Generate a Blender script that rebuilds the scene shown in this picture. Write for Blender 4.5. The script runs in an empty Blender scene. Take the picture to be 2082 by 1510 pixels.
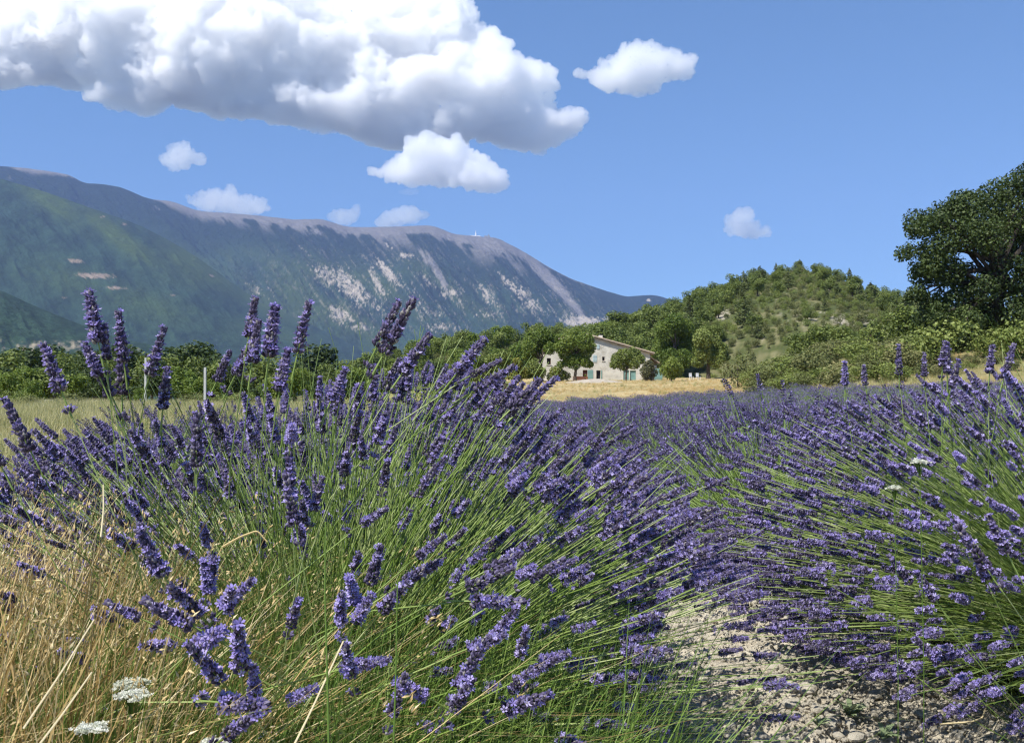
import bpy, bmesh, math, random
import numpy as np
from mathutils import Vector, Matrix, Euler
sc = bpy.context.scene
COL = sc.collection
R = np.random.RandomState(7)
PI = math.pi

# ------------------------------------------------------------------ camera, sky, sun, exposure
F = 2043.0; HZ = 800.0; CH = 0.95          # focal length and horizon of the 2082 px wide photograph, eye height
def P(px, py, Y):
    return Vector(((px-1041)/F*Y, Y, CH+(HZ-py)/F*Y))
cam = bpy.data.cameras.new('camera'); camo = bpy.data.objects.new('camera', cam); COL.objects.link(camo); sc.camera = camo
cam.sensor_width = 36; cam.lens = 36*F/2082; cam.clip_end = 60000; cam.clip_start = .05
camo.location = (0, 0, CH); camo.rotation_euler = (math.radians(91.26), 0, 0)
sundir = Vector((-.42, -.40, .81)).normalized()
world = bpy.data.worlds.new('World'); sc.world = world; world.use_nodes = True
nt = world.node_tree; bg = nt.nodes['Background']
sky = nt.nodes.new('ShaderNodeTexSky'); sky.sky_type = 'NISHITA'; sky.sun_disc = False
sky.sun_elevation = math.asin(sundir.z); sky.sun_rotation = math.atan2(sundir.x, sundir.y)
sky.altitude = 500; sky.air_density = 1; sky.dust_density = .1; sky.ozone_density = 4
tc = nt.nodes.new('ShaderNodeTexCoord'); mp = nt.nodes.new('ShaderNodeMapping')
mp.inputs['Scale'].default_value = (1, 1, .8); mp.inputs['Location'].default_value = (0, 0, .12)
nt.links.new(tc.outputs['Generated'], mp.inputs[0]); nt.links.new(mp.outputs[0], sky.inputs[0])
hs = nt.nodes.new('ShaderNodeHueSaturation'); hs.inputs['Saturation'].default_value = 1.10; nt.links.new(sky.outputs[0], hs.inputs['Color'])
nt.links.new(hs.outputs[0], bg.inputs[0]); bg.inputs[1].default_value = .11
sun = bpy.data.lights.new('sun', 'SUN'); sun.energy = 5.0; sun.angle = .009; sun.color = (1, .95, .86)
suno = bpy.data.objects.new('sun', sun); COL.objects.link(suno); suno.rotation_euler = sundir.to_track_quat('Z', 'Y').to_euler()
sc.view_settings.view_transform = 'Standard'; sc.view_settings.look = 'None'; sc.view_settings.gamma = 1
sc.view_settings.use_curve_mapping = False; sc.view_settings.exposure = .58
cy = sc.cycles; cy.use_denoising = True; cy.max_bounces = 40; cy.volume_bounces = 36; cy.diffuse_bounces = 4
cy.transmission_bounces = 4; cy.transparent_max_bounces = 8; cy.use_adaptive_sampling = True; cy.adaptive_threshold = .02
cy.filter_width = 1.3

# ------------------------------------------------------------------ numpy noise
def _h(ix, iy, iz, seed):
    n = (ix*374761393+iy*668265263+iz*1440662683+seed*1274126177) & 0xffffffff
    n = ((n ^ (n >> 13))*1274126177) & 0xffffffff
    n = ((n ^ (n >> 16))*2246822519) & 0xffffffff
    return ((n ^ (n >> 15)) & 0xffff)/65535.0
def vnoise(p, seed=0):
    q = np.floor(p).astype(np.int64); f = p-q; f = f*f*(3-2*f); r = 0
    for dx in (0, 1):
        for dy in (0, 1):
            for dz in (0, 1):
                w = (f[:, 0] if dx else 1-f[:, 0])*(f[:, 1] if dy else 1-f[:, 1])*(f[:, 2] if dz else 1-f[:, 2])
                r = r+w*_h(q[:, 0]+dx, q[:, 1]+dy, q[:, 2]+dz, seed)
    return r
def fbm(p, octv=4, seed=0, gain=.5, mode=0):
    a = 1; t = 0; s = 0
    for k in range(octv):
        n = vnoise(p, seed+k*13)
        if mode: n = 1-np.abs(2*n-1)
        t = t+a*n; s += a; a *= gain; p = p*2.03+17.7
    return t/s
def n2(x, y, octv=4, seed=0, gain=.5, mode=0):
    x = np.asarray(x, float); y = np.asarray(y, float)
    x, y = np.broadcast_arrays(x, y); sh = x.shape
    return fbm(np.stack([x.ravel(), y.ravel(), np.full(x.size, .37)], 1), octv, seed, gain, mode).reshape(sh)
def sstep(a, b, x):
    t = np.clip((np.asarray(x, float)-a)/(b-a), 0, 1); return t*t*(3-2*t)

# ------------------------------------------------------------------ mesh collecting
class MB:
    def __init__(s): s.v = []; s.f = []; s.n = 0
    def add(s, verts, faces, v=None, mat=0, uv=None):
        verts = np.asarray(verts, float).reshape(-1, 3); faces = np.asarray(faces, np.int64)
        if len(faces) == 0: return s
        k = len(faces)
        v = np.zeros(k) if v is None else np.broadcast_to(np.asarray(v, float), (k,))
        mat = np.broadcast_to(np.asarray(mat, np.int32), (k,))
        s.v.append(verts); s.f.append((faces+s.n, v, mat)); s.n += len(verts); return s
    def mesh(s, name, mats, smooth=False, attrs=None):
        me = bpy.data.meshes.new(name)
        V = np.concatenate(s.v)
        tot = np.concatenate([np.full(len(f), f.shape[1]) for f, _, _ in s.f])
        idx = np.concatenate([f.ravel() for f, _, _ in s.f])
        me.vertices.add(len(V)); me.vertices.foreach_set('co', V.ravel().astype(np.float32))
        me.loops.add(len(idx)); me.loops.foreach_set('vertex_index', idx.astype(np.int32))
        me.polygons.add(len(tot)); me.polygons.foreach_set('loop_start', (np.cumsum(tot)-tot).astype(np.int32))
        me.polygons.foreach_set('material_index', np.concatenate([m for _, _, m in s.f]).astype(np.int32))
        me.polygons.foreach_set('use_smooth', np.full(len(tot), smooth))
        a = me.attributes.new('v', 'FLOAT', 'FACE'); a.data.foreach_set('value', np.concatenate([v for _, v, _ in s.f]).astype(np.float32))
        for m in (mats if isinstance(mats, (list, tuple)) else [mats]): me.materials.append(m)
        me.update(calc_edges=True)
        if smooth is False: pass
        return me
    def batch(s, tv, tf, M, T, v=0, mat=0):
        tv = np.asarray(tv, float); tf = np.asarray(tf, np.int64); N = len(T)
        if N == 0: return s
        V = np.einsum('nij,kj->nki', M, tv)+np.asarray(T)[:, None]
        Fc = (tf[None]+(np.arange(N)*len(tv))[:, None, None]).reshape(-1, tf.shape[1])
        v = np.asarray(v, float)
        if v.ndim == 1: v = np.repeat(v, len(tf))
        elif v.ndim == 2: v = v.ravel()
        return s.add(V.reshape(-1, 3), Fc, v, mat)
    def tubes(s, pts, rad, sides=3, v=0, mat=0):
        pts = np.asarray(pts, float); N, K, _ = pts.shape
        t = np.gradient(pts, axis=1); t /= np.linalg.norm(t, axis=2, keepdims=True)+1e-9
        ref = np.zeros_like(t); ref[..., 0] = .31; ref[..., 1] = .93; ref[..., 2] = .17
        a = np.cross(t, ref); a /= np.linalg.norm(a, axis=2, keepdims=True)+1e-9
        b = np.cross(t, a); rad = np.broadcast_to(rad, (N, K))[..., None, None]
        th = np.arange(sides)*2*PI/sides
        ring = pts[:, :, None]+rad*(a[:, :, None]*np.cos(th)[:, None]+b[:, :, None]*np.sin(th)[:, None])
        i = np.arange(sides); j = (i+1) % sides; k = np.arange(K-1)[:, None]*sides
        q = np.stack([k+i, k+j, k+sides+j, k+sides+i], -1).reshape(-1, 4)
        Fc = (q[None]+(np.arange(N)*K*sides)[:, None, None]).reshape(-1, 4)
        v = np.asarray(v, float)
        if v.ndim == 1: v = np.repeat(v, len(q))
        return s.add(ring.reshape(-1, 3), Fc, v, mat)
    def ribbons(s, pts, wid, side, v=0, mat=0):
        pts = np.asarray(pts, float); N, K, _ = pts.shape
        wid = np.broadcast_to(wid, (N, K))[..., None]; side = np.asarray(side)[:, None]
        V = np.stack([pts-side*wid, pts+side*wid], 2)
        k = np.arange(K-1)[:, None]*2; q = np.concatenate([k, k+1, k+3, k+2], 1)
        Fc = (q[None]+(np.arange(N)*K*2)[:, None, None]).reshape(-1, 4)
        v = np.asarray(v, float)
        if v.ndim == 1: v = np.repeat(v, len(q))
        return s.add(V.reshape(-1, 3), Fc, v, mat)
    def box(s, x0, x1, y0, y1, z0, z1, v=0, mat=0):
        c = [(x, y, z) for z in (z0, z1) for y in (y0, y1) for x in (x0, x1)]
        return s.add(c, [(0, 2, 3, 1), (4, 5, 7, 6), (0, 1, 5, 4), (2, 6, 7, 3), (0, 4, 6, 2), (1, 3, 7, 5)], v, mat)

def rotz_to(d, roll):
    """rotation matrices whose z axis is d (N,3), spun by roll"""
    d = np.asarray(d, float); d = d/(np.linalg.norm(d, axis=1, keepdims=True)+1e-9)
    ref = np.where(np.abs(d[:, 2:3]) > .95, [[1., 0, 0]], [[0., 0, 1]])
    a = np.cross(ref, d); a /= np.linalg.norm(a, axis=1, keepdims=True); b = np.cross(d, a)
    c, s_ = np.cos(roll)[:, None], np.sin(roll)[:, None]
    return np.stack([a*c+b*s_, -a*s_+b*c, d], 2)
def rdir(n, rng=R):
    d = rng.normal(size=(n, 3)); return d/np.linalg.norm(d, axis=1, keepdims=True)
def spindle(sides, zs, rs):
    """closed spindle along z: first and last ring are poles"""
    V = [(0, 0, zs[0])]; Fc = []
    for k in range(1, len(zs)-1):
        for i in range(sides):
            a = 2*PI*i/sides; V.append((rs[k]*math.cos(a), rs[k]*math.sin(a), zs[k]))
    V.append((0, 0, zs[-1])); n = len(V)-1
    for i in range(sides):
        j = (i+1) % sides; Fc.append((0, 1+j, 1+i))
        for k in range(len(zs)-3):
            a = 1+k*sides; Fc.append((a+i, a+j, a+sides+j)); Fc.append((a+i, a+sides+j, a+sides+i))
        a = 1+(len(zs)-3)*sides; Fc.append((a+i, a+j, n))
    return np.array(V, float), np.array(Fc)

def tag(o, label=None, cat=None, group=None, kind=None):
    if label: o['label'] = label
    if cat: o['category'] = cat
    if group: o['group'] = group
    if kind: o['kind'] = kind
    return o
def obj(name, me, parent=None, loc=None, kind=None):
    o = bpy.data.objects.new(name, me); COL.objects.link(o)
    if parent is not None: o.parent = parent
    if loc is not None: o.location = loc
    if kind: o['kind'] = kind
    return o
def empty(name, loc, label=None, cat=None, group=None, rz=0):
    o = bpy.data.objects.new(name, None); COL.objects.link(o); o.location = loc; o.rotation_euler = (0, 0, rz); o.empty_display_size = .1
    return tag(o, label, cat, group)

# ------------------------------------------------------------------ materials
def new_mat(name):
    m = bpy.data.materials.new(name); m.use_nodes = True; t = m.node_tree; t.nodes.clear()
    return m, t, t.nodes.new('ShaderNodeOutputMaterial')
def ramp(t, fac, stops):
    r = t.nodes.new('ShaderNodeValToRGB'); e = r.color_ramp.elements
    while len(e) > 1: e.remove(e[0])
    e[0].position = stops[0][0]; e[0].color = (*stops[0][1], 1)
    for p, c in stops[1:]:
        x = e.new(p); x.color = (*c, 1)
    t.links.new(fac, r.inputs[0]); return r.outputs[0]
def noise(t, scale, detail=4, rough=.55, vec=None):
    n = t.nodes.new('ShaderNodeTexNoise'); n.inputs['Scale'].default_value = scale; n.inputs['Detail'].default_value = detail; n.inputs['Roughness'].default_value = rough
    if vec is None:
        c = t.nodes.new('ShaderNodeNewGeometry'); vec = c.outputs['Position']
    t.links.new(vec, n.inputs['Vector']); return n.outputs[0]
def mixc(t, fac, a, b, mode='MIX'):
    m = t.nodes.new('ShaderNodeMix'); m.data_type = 'RGBA'; m.blend_type = mode
    for s_, k in ((fac, 0), (a, 6), (b, 7)):
        if hasattr(s_, 'is_output'): t.links.new(s_, m.inputs[k])
        else: m.inputs[k].default_value = s_ if k == 0 else (*s_, 1)
    return m.outputs[2]
def math_(t, op, a, b):
    m = t.nodes.new('ShaderNodeMath'); m.operation = op
    for s_, k in ((a, 0), (b, 1)):
        if hasattr(s_, 'is_output'): t.links.new(s_, m.inputs[k])
        else: m.inputs[k].default_value = s_
    return m.outputs[0]
def attr(t, name):
    a = t.nodes.new('ShaderNodeAttribute'); a.attribute_name = name; return a
def leafy(name, stops, rough=.6, trans=.3, spec=.3, randinst=.0):
    """foliage: colour picked per leaf, partly see-through to light"""
    m, t, o = new_mat(name)
    f = attr(t, 'v').outputs['Fac']
    if randinst:
        oi = t.nodes.new('ShaderNodeObjectInfo')
        f = math_(t, 'ADD', f, math_(t, 'MULTIPLY', math_(t, 'SUBTRACT', oi.outputs['Random'], .5), randinst))
    c = ramp(t, f, stops)
    p = t.nodes.new('ShaderNodeBsdfPrincipled'); t.links.new(c, p.inputs['Base Color']); p.inputs['Roughness'].default_value = rough
    p.inputs['Specular IOR Level'].default_value = spec
    if trans:
        tr = t.nodes.new('ShaderNodeBsdfTranslucent'); t.links.new(c, tr.inputs[0])
        mx = t.nodes.new('ShaderNodeMixShader'); mx.inputs[0].default_value = trans
        t.links.new(p.outputs[0], mx.inputs[1]); t.links.new(tr.outputs[0], mx.inputs[2]); t.links.new(mx.outputs[0], o.inputs[0])
    else: t.links.new(p.outputs[0], o.inputs[0])
    return m
def solid(name, stops, scale=1, rough=.85, bump=0, bscale=None, detail=5, use_v=0, spec=.3):
    m, t, o = new_mat(name)
    tcn = t.nodes.new('ShaderNodeTexCoord'); vec = tcn.outputs['Object']
    f = noise(t, scale, detail, .6, vec)
    if use_v: f = math_(t, 'ADD', f, math_(t, 'MULTIPLY', attr(t, 'v').outputs['Fac'], use_v))
    c = ramp(t, f, stops)
    p = t.nodes.new('ShaderNodeBsdfPrincipled'); t.links.new(c, p.inputs['Base Color']); p.inputs['Roughness'].default_value = rough
    p.inputs['Specular IOR Level'].default_value = spec
    if bump:
        b = t.nodes.new('ShaderNodeBump'); b.inputs['Strength'].default_value = .8; b.inputs['Distance'].default_value = bump
        t.links.new(noise(t, bscale or scale*4, 5, .6, vec), b.inputs['Height']); t.links.new(b.outputs[0], p.inputs['Normal'])
    t.links.new(p.outputs[0], o.inputs[0]); return m
def landmat(name, nscale, namp=.35, rough=.95, bump=0, bscale=1):
    """ground whose colour is painted per vertex ('Col': what grows there, plus light and shade on the mountains) with noise on top"""
    m, t, o = new_mat(name); c = attr(t, 'Col').outputs['Color']
    f = noise(t, nscale, 6, .65); g = math_(t, 'ADD', math_(t, 'MULTIPLY', f, 2*namp), 1-namp)
    cc = t.nodes.new('ShaderNodeCombineColor'); [t.links.new(g, cc.inputs[k]) for k in range(3)]
    c = mixc(t, 1.0, c, cc.outputs[0], 'MULTIPLY')
    p = t.nodes.new('ShaderNodeBsdfPrincipled'); t.links.new(c, p.inputs['Base Color']); p.inputs['Roughness'].default_value = rough; p.inputs['Specular IOR Level'].default_value = .1
    if bump:
        b = t.nodes.new('ShaderNodeBump'); b.inputs['Strength'].default_value = 1; b.inputs['Distance'].default_value = bump
        t.links.new(noise(t, bscale, 5, .65), b.inputs['Height']); t.links.new(b.outputs[0], p.inputs['Normal'])
    t.links.new(p.outputs[0], o.inputs[0]); return m

M_calyx = leafy('lavender_calyx', [(0, (.036, .029, .052)), (.45, (.092, .076, .140)), (.8, (.18, .155, .27)), (1, (.30, .28, .25))], .8, .1, .15)
M_petal = leafy('lavender_petal', [(0, (.23, .19, .50)), (.6, (.37, .31, .67)), (1, (.58, .52, .82))], .7, .3, .15)
M_stem = leafy('lavender_stem', [(0, (.09, .16, .022)), (.5, (.19, .28, .055)), (.85, (.34, .42, .15)), (1, (.46, .50, .26))], .5, .12, .4)
M_fieldspike = leafy('field_lavender', [(0, (.034, .027, .060)), (.4, (.095, .077, .165)), (.75, (.18, .148, .32)), (1, (.36, .31, .60))], .8, .15, .15)
M_leafgreen = leafy('fresh_grass', [(0, (.06, .12, .018)), (.5, (.13, .22, .038)), (1, (.24, .33, .08))], .55, .25, .35)
M_straw = leafy('straw', [(0, (.24, .15, .05)), (.35, (.44, .31, .12)), (.7, (.62, .48, .23)), (.93, (.80, .70, .46)), (1, (.18, .22, .05))], .6, .2, .35)
M_meadow = leafy('meadow_grass', [(0, (.19, .22, .07)), (.4, (.34, .34, .13)), (.7, (.52, .48, .24)), (1, (.68, .60, .36))], .7, .25, .2, .7)
M_darkbark = solid('dark_bark', [(.3, (.02, .017, .014)), (.7, (.055, .046, .038))], 3, .95, .02, 12)
M_bark = solid('bark', [(.3, (.045, .035, .027)), (.7, (.13, .105, .08))], 3, .95, .02, 12)

# ------------------------------------------------------------------ terrain
UN = np.array([-.8, -.3, -.1, -.05, 0, .1, .2, .35, .5, .8])
YN = np.array([0, 4, 12, 30, 52, 62, 72, 100, 155, 220, 400, 1500, 14000])
GT = np.array([
 [0, 0, 0, 0, 0, 0, 0, -.5, -1.5, -3, -8, -20, -60],
 [0, 0, 0, -.05, -.05, -.05, -.05, -.2, -1, -3, -8, -20, -60],
 [0, 0, 0, -.12, -.2, -.2, -.15, .2, 1.0, 2, 3, -20, -60],
 [0, 0, 0, -.12, -.25, -.3, -.3, .8, 2.4, 4, 8, -20, -60],
 [0, 0, 0, -.08, -.3, -.3, -.2, 1.0, 3.0, 5, 9, -20, -60],
 [0, 0, 0, -.05, 0, .1, .4, 1.3, 3.1, 5, 9, -20, -60],
 [0, 0, 0, 0, .30, .55, .95, 1.6, 3.2, 6, 9, -20, -60],
 [0, 0, 0, .15, .75, 1.5, 2.6, 4.5, 6, 9, 10, -20, -60],
 [0, 0, 0, .3, 1.0, 2.6, 4.4, 6, 9, 12, 12, -20, -60],
 [0, 0, 0, .3, 1.2, 3.0, 5.0, 8, 12, 14, 12, -20, -60]], float)
def ground(x, y):
    x = np.asarray(x, float); y = np.asarray(y, float)
    u = np.clip(x/np.maximum(y, .5), UN[0], UN[-1]); yy = np.clip(y, 0, YN[-1])
    i = np.clip(np.searchsorted(UN, u)-1, 0, len(UN)-2); j = np.clip(np.searchsorted(YN, yy, side='right')-1, 0, len(YN)-2)
    a = (u-UN[i])/(UN[i+1]-UN[i]); b = (yy-YN[j])/(YN[j+1]-YN[j])
    a = a*a*(3-2*a); b = np.where(yy > 100, b, b*b*(3-2*b))
    z = (GT[i, j]*(1-a)+GT[i+1, j]*a)*(1-b)+(GT[i, j+1]*(1-a)+GT[i+1, j+1]*a)*b
    return z+.5*sstep(60, 200, y)*(n2(x*.05, y*.05, 3, 5)-.5)
def gz(x, y): return float(ground(np.array([x]), np.array([y]))[0])
def field_edge(u):      # far edge of the lavender, metres ahead, by direction
    return np.interp(u, [-.06, 0, .1, .2, .35, .5, .8], [72, 71, 67, 62, 55, 51, 45])
def row_x(k, y): return -.38+1.95*k-.05*(y-2.2)

def setcol(me, C):
    a = me.color_attributes.new('Col', 'FLOAT_COLOR', 'POINT')
    a.data.foreach_set('color', np.concatenate([C, np.ones((len(C), 1))], 1).ravel().astype(np.float32))
def grid_faces(nr, nc, wrap=False):
    i = np.arange(nr-1)[:, None]; j = np.arange(nc if wrap else nc-1)[None]
    j2 = (j+1) % nc
    return np.stack([i*nc+j, i*nc+j2, (i+1)*nc+j2, (i+1)*nc+j], -1).reshape(-1, 4)
def lerpc(a, b, t): return np.asarray(a)*(1-t[:, None])+np.asarray(b)*t[:, None]

rad = np.concatenate([np.linspace(.4, 12, 40), np.geomspace(12.4, 300, 170), np.geomspace(310, 11300, 40)])
azf = np.concatenate([np.linspace(-38, 38, 260), np.linspace(40, 320, 60)])*PI/180
RR, AA = np.meshgrid(rad, azf, indexing='ij'); gx = (RR*np.sin(AA)).ravel(); gy = (RR*np.cos(AA)).ravel()
gzv = ground(gx, gy)-.04
u = gx/np.maximum(gy, .5)
infield = (gy > 0) & (gy < field_edge(u)+.5) & (gx > row_x(-.5, gy)-.3)
nA = n2(gx*.3, gy*.3, 4, 3); nB = n2(gx*.06, gy*.06, 4, 9)
C = lerpc((.30, .26, .10), (.20, .22, .065), sstep(.35, .65, nA))           # meadow
straw = lerpc((.42, .33, .17), (.29, .24, .11), sstep(.4, .7, nA))
onbank = sstep(-.09, -.05, u)*sstep(0, 1, gy-field_edge(u)); C = C*(1-onbank[:, None])+straw*onbank[:, None]
far = sstep(180, 400, gy); C = C*(1-far[:, None])+np.array((.06, .08, .035))*far[:, None]
green = sstep(.20, .28, u)*sstep(0, 4, gy-field_edge(u)); C = C*(1-.85*green[:, None])+.85*lerpc((.12, .13, .045), (.20, .175, .08), sstep(.4, .6, nB))*green[:, None]
C[infield] = lerpc((.40, .35, .27), (.50, .45, .36), nA)[infield]
mb = MB().add(np.stack([gx, gy, gzv], 1), grid_faces(len(rad), len(azf), True))
me = mb.mesh('ground', landmat('ground', 1.2, .35, .95, .04, 6), True); setcol(me, C); tag(obj('ground', me), kind='structure')

# ------------------------------------------------------------------ hills and mountains: relief sheets built where they stand
def relief(name, crest, Yc, Yb, zb, amp, cell, skew, nx, ntt, colour, mat, prof=.9, seed=0, back=.35, crestamp=0, fine=.30, tl=0, yc2=None, dense=None):
    px = np.linspace(crest[0][0], crest[-1][0], nx)
    if dense: px = np.concatenate([np.linspace(crest[0][0], -60, 50)[:-1], np.linspace(-60, dense, nx-100), np.linspace(dense, crest[-1][0], 52)[1:]]); nx = len(px)
    cp = np.interp(px, [c[0] for c in crest], [c[1] for c in crest])
    k = np.ones(9)/9; w = max(1, int(nx/120)); kk = np.ones(2*w+1)/(2*w+1); cps = np.convolve(np.pad(cp, w, 'edge'), kk, 'valid')
    cps = cps+crestamp*(n2(px/22., 0*px, 4, seed+40)-.5)
    t = np.concatenate([np.linspace(0, 1, ntt), 1+np.linspace(.02, back, max(8, ntt//8))])
    T, PX = np.meshgrid(t, px, indexing='ij'); CP = np.broadcast_to(cps, T.shape)
    Yc_ = Yc if yc2 is None else np.interp(PX, [crest[0][0], crest[-1][0]], [Yc, yc2])
    Y = Yb+(Yc_-Yb)*T
    zc = CH+(HZ-CP)/F*Yc_
    base = zb if not callable(zb) else zb(PX, Y)
    tt = np.minimum(T, 1)
    pr = np.where(T <= 1, tt**prof, 1-.9*(np.maximum(T-1, 0)/back)**1.3)
    edge = sstep(0, 40, PX-crest[0][0])*sstep(0, 40, crest[-1][0]-PX)
    c = (PX+skew*T)/cell
    rd = n2(c, T*2.6+5, 5, seed, .5, 1)-.55
    env = np.sin(PI*np.clip(tt, 0, 1))**.7*np.where(T <= 1, 1, 0)
    rise = np.maximum(zc-base, 0)
    rd2 = n2((PX+skew*.9*T)/(cell*.17), T*38, 4, seed+3, .6, 1)-.55
    Z = base+rise*pr+amp*rise*(rd+fine*rd2)*env
    X = (PX-1041)/F*Y
    PYv = HZ-(Z-CH)/Y*F
    Col = colour(PX.ravel(), PYv.ravel(), T.ravel(), CP.ravel(), rd.ravel())
    me = MB().add(np.stack([X, Y, Z], -1).reshape(-1, 3), grid_faces(len(t), nx)).mesh(name, mat, True)
    setcol(me, Col); o = tag(obj(name, me), kind='structure')
    def at(p, tq):
        i = np.clip(np.interp(p, px, np.arange(nx)), 0, nx-1.001); j = np.clip(np.interp(tq, t, np.arange(len(t))), 0, len(t)-1.001)
        i0 = int(i); j0 = int(j); a = i-i0; b = j-j0
        f = lambda Q: (Q[j0, i0]*(1-a)+Q[j0, i0+1]*a)*(1-b)+(Q[j0+1, i0]*(1-a)+Q[j0+1, i0+1]*a)*b
        return Vector((f(X), f(Y), f(Z)))
    return o, at

FOR = np.array((.013, .026, .015)); LIT_GRN = np.array((.060, .095, .022)); ROCK = np.array((.47, .41, .33)); SCREE = np.array((.125, .118, .112))
M_mount = landmat('mountain_side', .02, .42, .95, 22, .012)
def gauss(px, py, blobs):
    r = np.zeros_like(px)
    for (x, y, rx, ry, s_, w) in blobs:     # s_: slant, px shifted per py
        dx = (px-x-s_*(py-y))/rx; dy = (py-y)/ry
        r = np.maximum(r, w*np.exp(-(dx*dx+dy*dy)))
    return r
def col_main(px, py, T, cp, rd):
    d = py-cp
    s1 = px-.75*py                                   # runs down the slope, to the lower right
    a = n2(s1/9., py/45., 5, 61, .62); b = n2(px/50., py/50., 4, 62); c = n2(s1/3.2, py/9., 4, 63, .65); e = n2(s1/24., py/70., 4, 65, .55)
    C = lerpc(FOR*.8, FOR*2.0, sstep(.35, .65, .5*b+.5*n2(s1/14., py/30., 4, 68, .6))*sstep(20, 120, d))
    C = lerpc(C, LIT_GRN*.6, sstep(.40, .66, n2((px-1.2*py)/70., py/90., 4, 64))*sstep(40, 110, d)*.8)  # diagonal bands: cloud shadow and sun between them, put into the forest colour
    wid = np.interp(px, [0, 60, 120, 200, 300, 350, 450, 600, 700, 900, 1050, 1100, 1250, 1380], [0, 6, 3, 0, 0, 8, 12, 18, 22, 26, 28, 3, 0, 0])
    tong = sstep(.42, .60, e)
    scree = 1-sstep(wid*.5+6*(c-.5), wid*(.75+1.9*tong)+10*(c-.5), d)
    scree = scree*sstep(.5, 3, wid)
    C = lerpc(C, lerpc(SCREE*.85, SCREE*1.5, c), scree*.95)
    sl = gauss(px, py, [(1110, 560, 22, 75, .95, 1.0), (1165, 620, 18, 45, .9, .8), (890, 555, 12, 60, .55, .9), (860, 520, 10, 40, .5, .7), (1020, 500, 50, 22, 1, .8), (640, 470, 40, 16, .8, .6)])
    C = lerpc(C, SCREE*1.25, sstep(.38, .66, sl*(.35+1.1*c)))
    cr = gauss(px, py, [(665, 562, 30, 34, .75, .85), (712, 585, 34, 48, .75, 1), (790, 555, 18, 34, .75, 1.1), (822, 520, 22, 8, -.3, 1.0), (765, 570, 12, 45, .45, .9),
                        (915, 595, 24, 10, -.3, 1.0), (990, 600, 16, 30, .75, .9), (1050, 590, 20, 40, .9, .9), (1085, 620, 20, 26, .8, .8), (790, 500, 10, 12, 1, .8),
                        (690, 640, 34, 22, .4, .9), (900, 665, 50, 14, .6, .7), (1185, 655, 50, 16, .7, 1.2), (870, 570, 9, 26, .9, .8), (620, 510, 8, 30, .9, .6), (1240, 650, 26, 9, 0, .9),
                        (842, 610, 12, 26, .9, .6), (735, 665, 40, 12, .3, .7), (1320, 610, 6, 4, 0, 1.2), (1375, 622, 14, 5, .7, 1.1), (530, 590, 50, 30, .3, .45), (760, 620, 40, 30, .8, .5), (1000, 640, 60, 20, .8, .5), (870, 640, 60, 20, .8, .5)])
    f = n2((px-.35*py)/3.4, py/3.6, 4, 67, .7); g_ = n2(px/2.4, py/2.4, 3, 77, .7); m = sstep(.60, .69, cr*.22+.40*f+.20*c+.20*a+.16*g_)*sstep(.10, .35, cr)
    gl = n2(s1/8., py/55., 4, 69, .6, 1); lines = sstep(.80, .88, gl+.16*(c-.5))*gauss(px, py, [(830, 590, 230, 80, .6, 1), (1080, 610, 130, 60, .7, 1)]); m = np.maximum(m*sstep(.2, .5, n2(px/3., py/3., 3, 70)+.12), lines*.75*sstep(.40, .6, f))
    C = lerpc(C, lerpc(ROCK*.42, ROCK*1.0, n2(s1/2.2, py/5., 3, 66)), m*.95)
    return C
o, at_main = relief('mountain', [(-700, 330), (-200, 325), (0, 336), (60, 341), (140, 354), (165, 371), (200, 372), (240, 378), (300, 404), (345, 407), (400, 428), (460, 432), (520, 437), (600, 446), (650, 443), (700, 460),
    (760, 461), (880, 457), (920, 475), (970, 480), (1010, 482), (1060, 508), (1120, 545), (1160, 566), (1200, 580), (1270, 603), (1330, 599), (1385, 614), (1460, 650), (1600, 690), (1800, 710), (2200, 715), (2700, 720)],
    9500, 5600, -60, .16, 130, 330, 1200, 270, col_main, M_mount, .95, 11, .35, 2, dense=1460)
def col_spur(px, py, T, cp, rd):
    s1 = px-1.15*py
    a = n2(s1/45., py/60., 5, 71, .6); b = n2(px/22., py/18., 5, 72, .6); c = n2(s1/3.5, py/6., 4, 73, .65)
    C = lerpc(FOR*1.0, FOR*2.0, sstep(.3, .7, b))
    lit_band = gauss(px, py, [(90, 400, 36, 60, 1.3, 1.2), (240, 480, 34, 60, 1.3, 1.2), (400, 540, 50, 50, 1.3, 1.1), (540, 610, 50, 50, 1.3, .9), (420, 560, 100, 30, 1.2, .6), (120, 560, 80, 40, 1.2, .45), (300, 620, 80, 40, 1.2, .45), (560, 680, 90, 30, 1.2, .4)])
    C = lerpc(C, lerpc(LIT_GRN*.5, LIT_GRN*1.0, b), np.clip(lit_band*sstep(.22, .6, a)*1.3, 0, 1))  # sunlit strip along the crest, painted as lighter green over the dark forest
    cr = gauss(px, py, [(150, 530, 26, 8, 1.4, 1), (190, 560, 55, 10, 1.5, 1.1), (235, 585, 36, 7, 1.4, 1), (205, 440, 10, 5, 0, .9), (250, 455, 10, 6, 0, 1), (430, 560, 12, 5, 1.2, .9), (130, 605, 14, 4, 1.2, .8), (350, 600, 18, 3, 1.2, .8)])
    C = lerpc(C, np.array((.26, .20, .15)), sstep(.52, .72, cr*.5+.6*c-.1)*sstep(.1, .4, cr)*.9)
    return C
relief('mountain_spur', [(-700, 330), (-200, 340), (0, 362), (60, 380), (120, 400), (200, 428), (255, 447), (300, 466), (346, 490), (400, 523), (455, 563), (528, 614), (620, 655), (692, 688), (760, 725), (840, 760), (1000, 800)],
    6300, 3600, -40, .10, 170, 200, 640, 210, col_spur, M_mount, .95, 31, .4, 2, dense=820, fine=.07)
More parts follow.
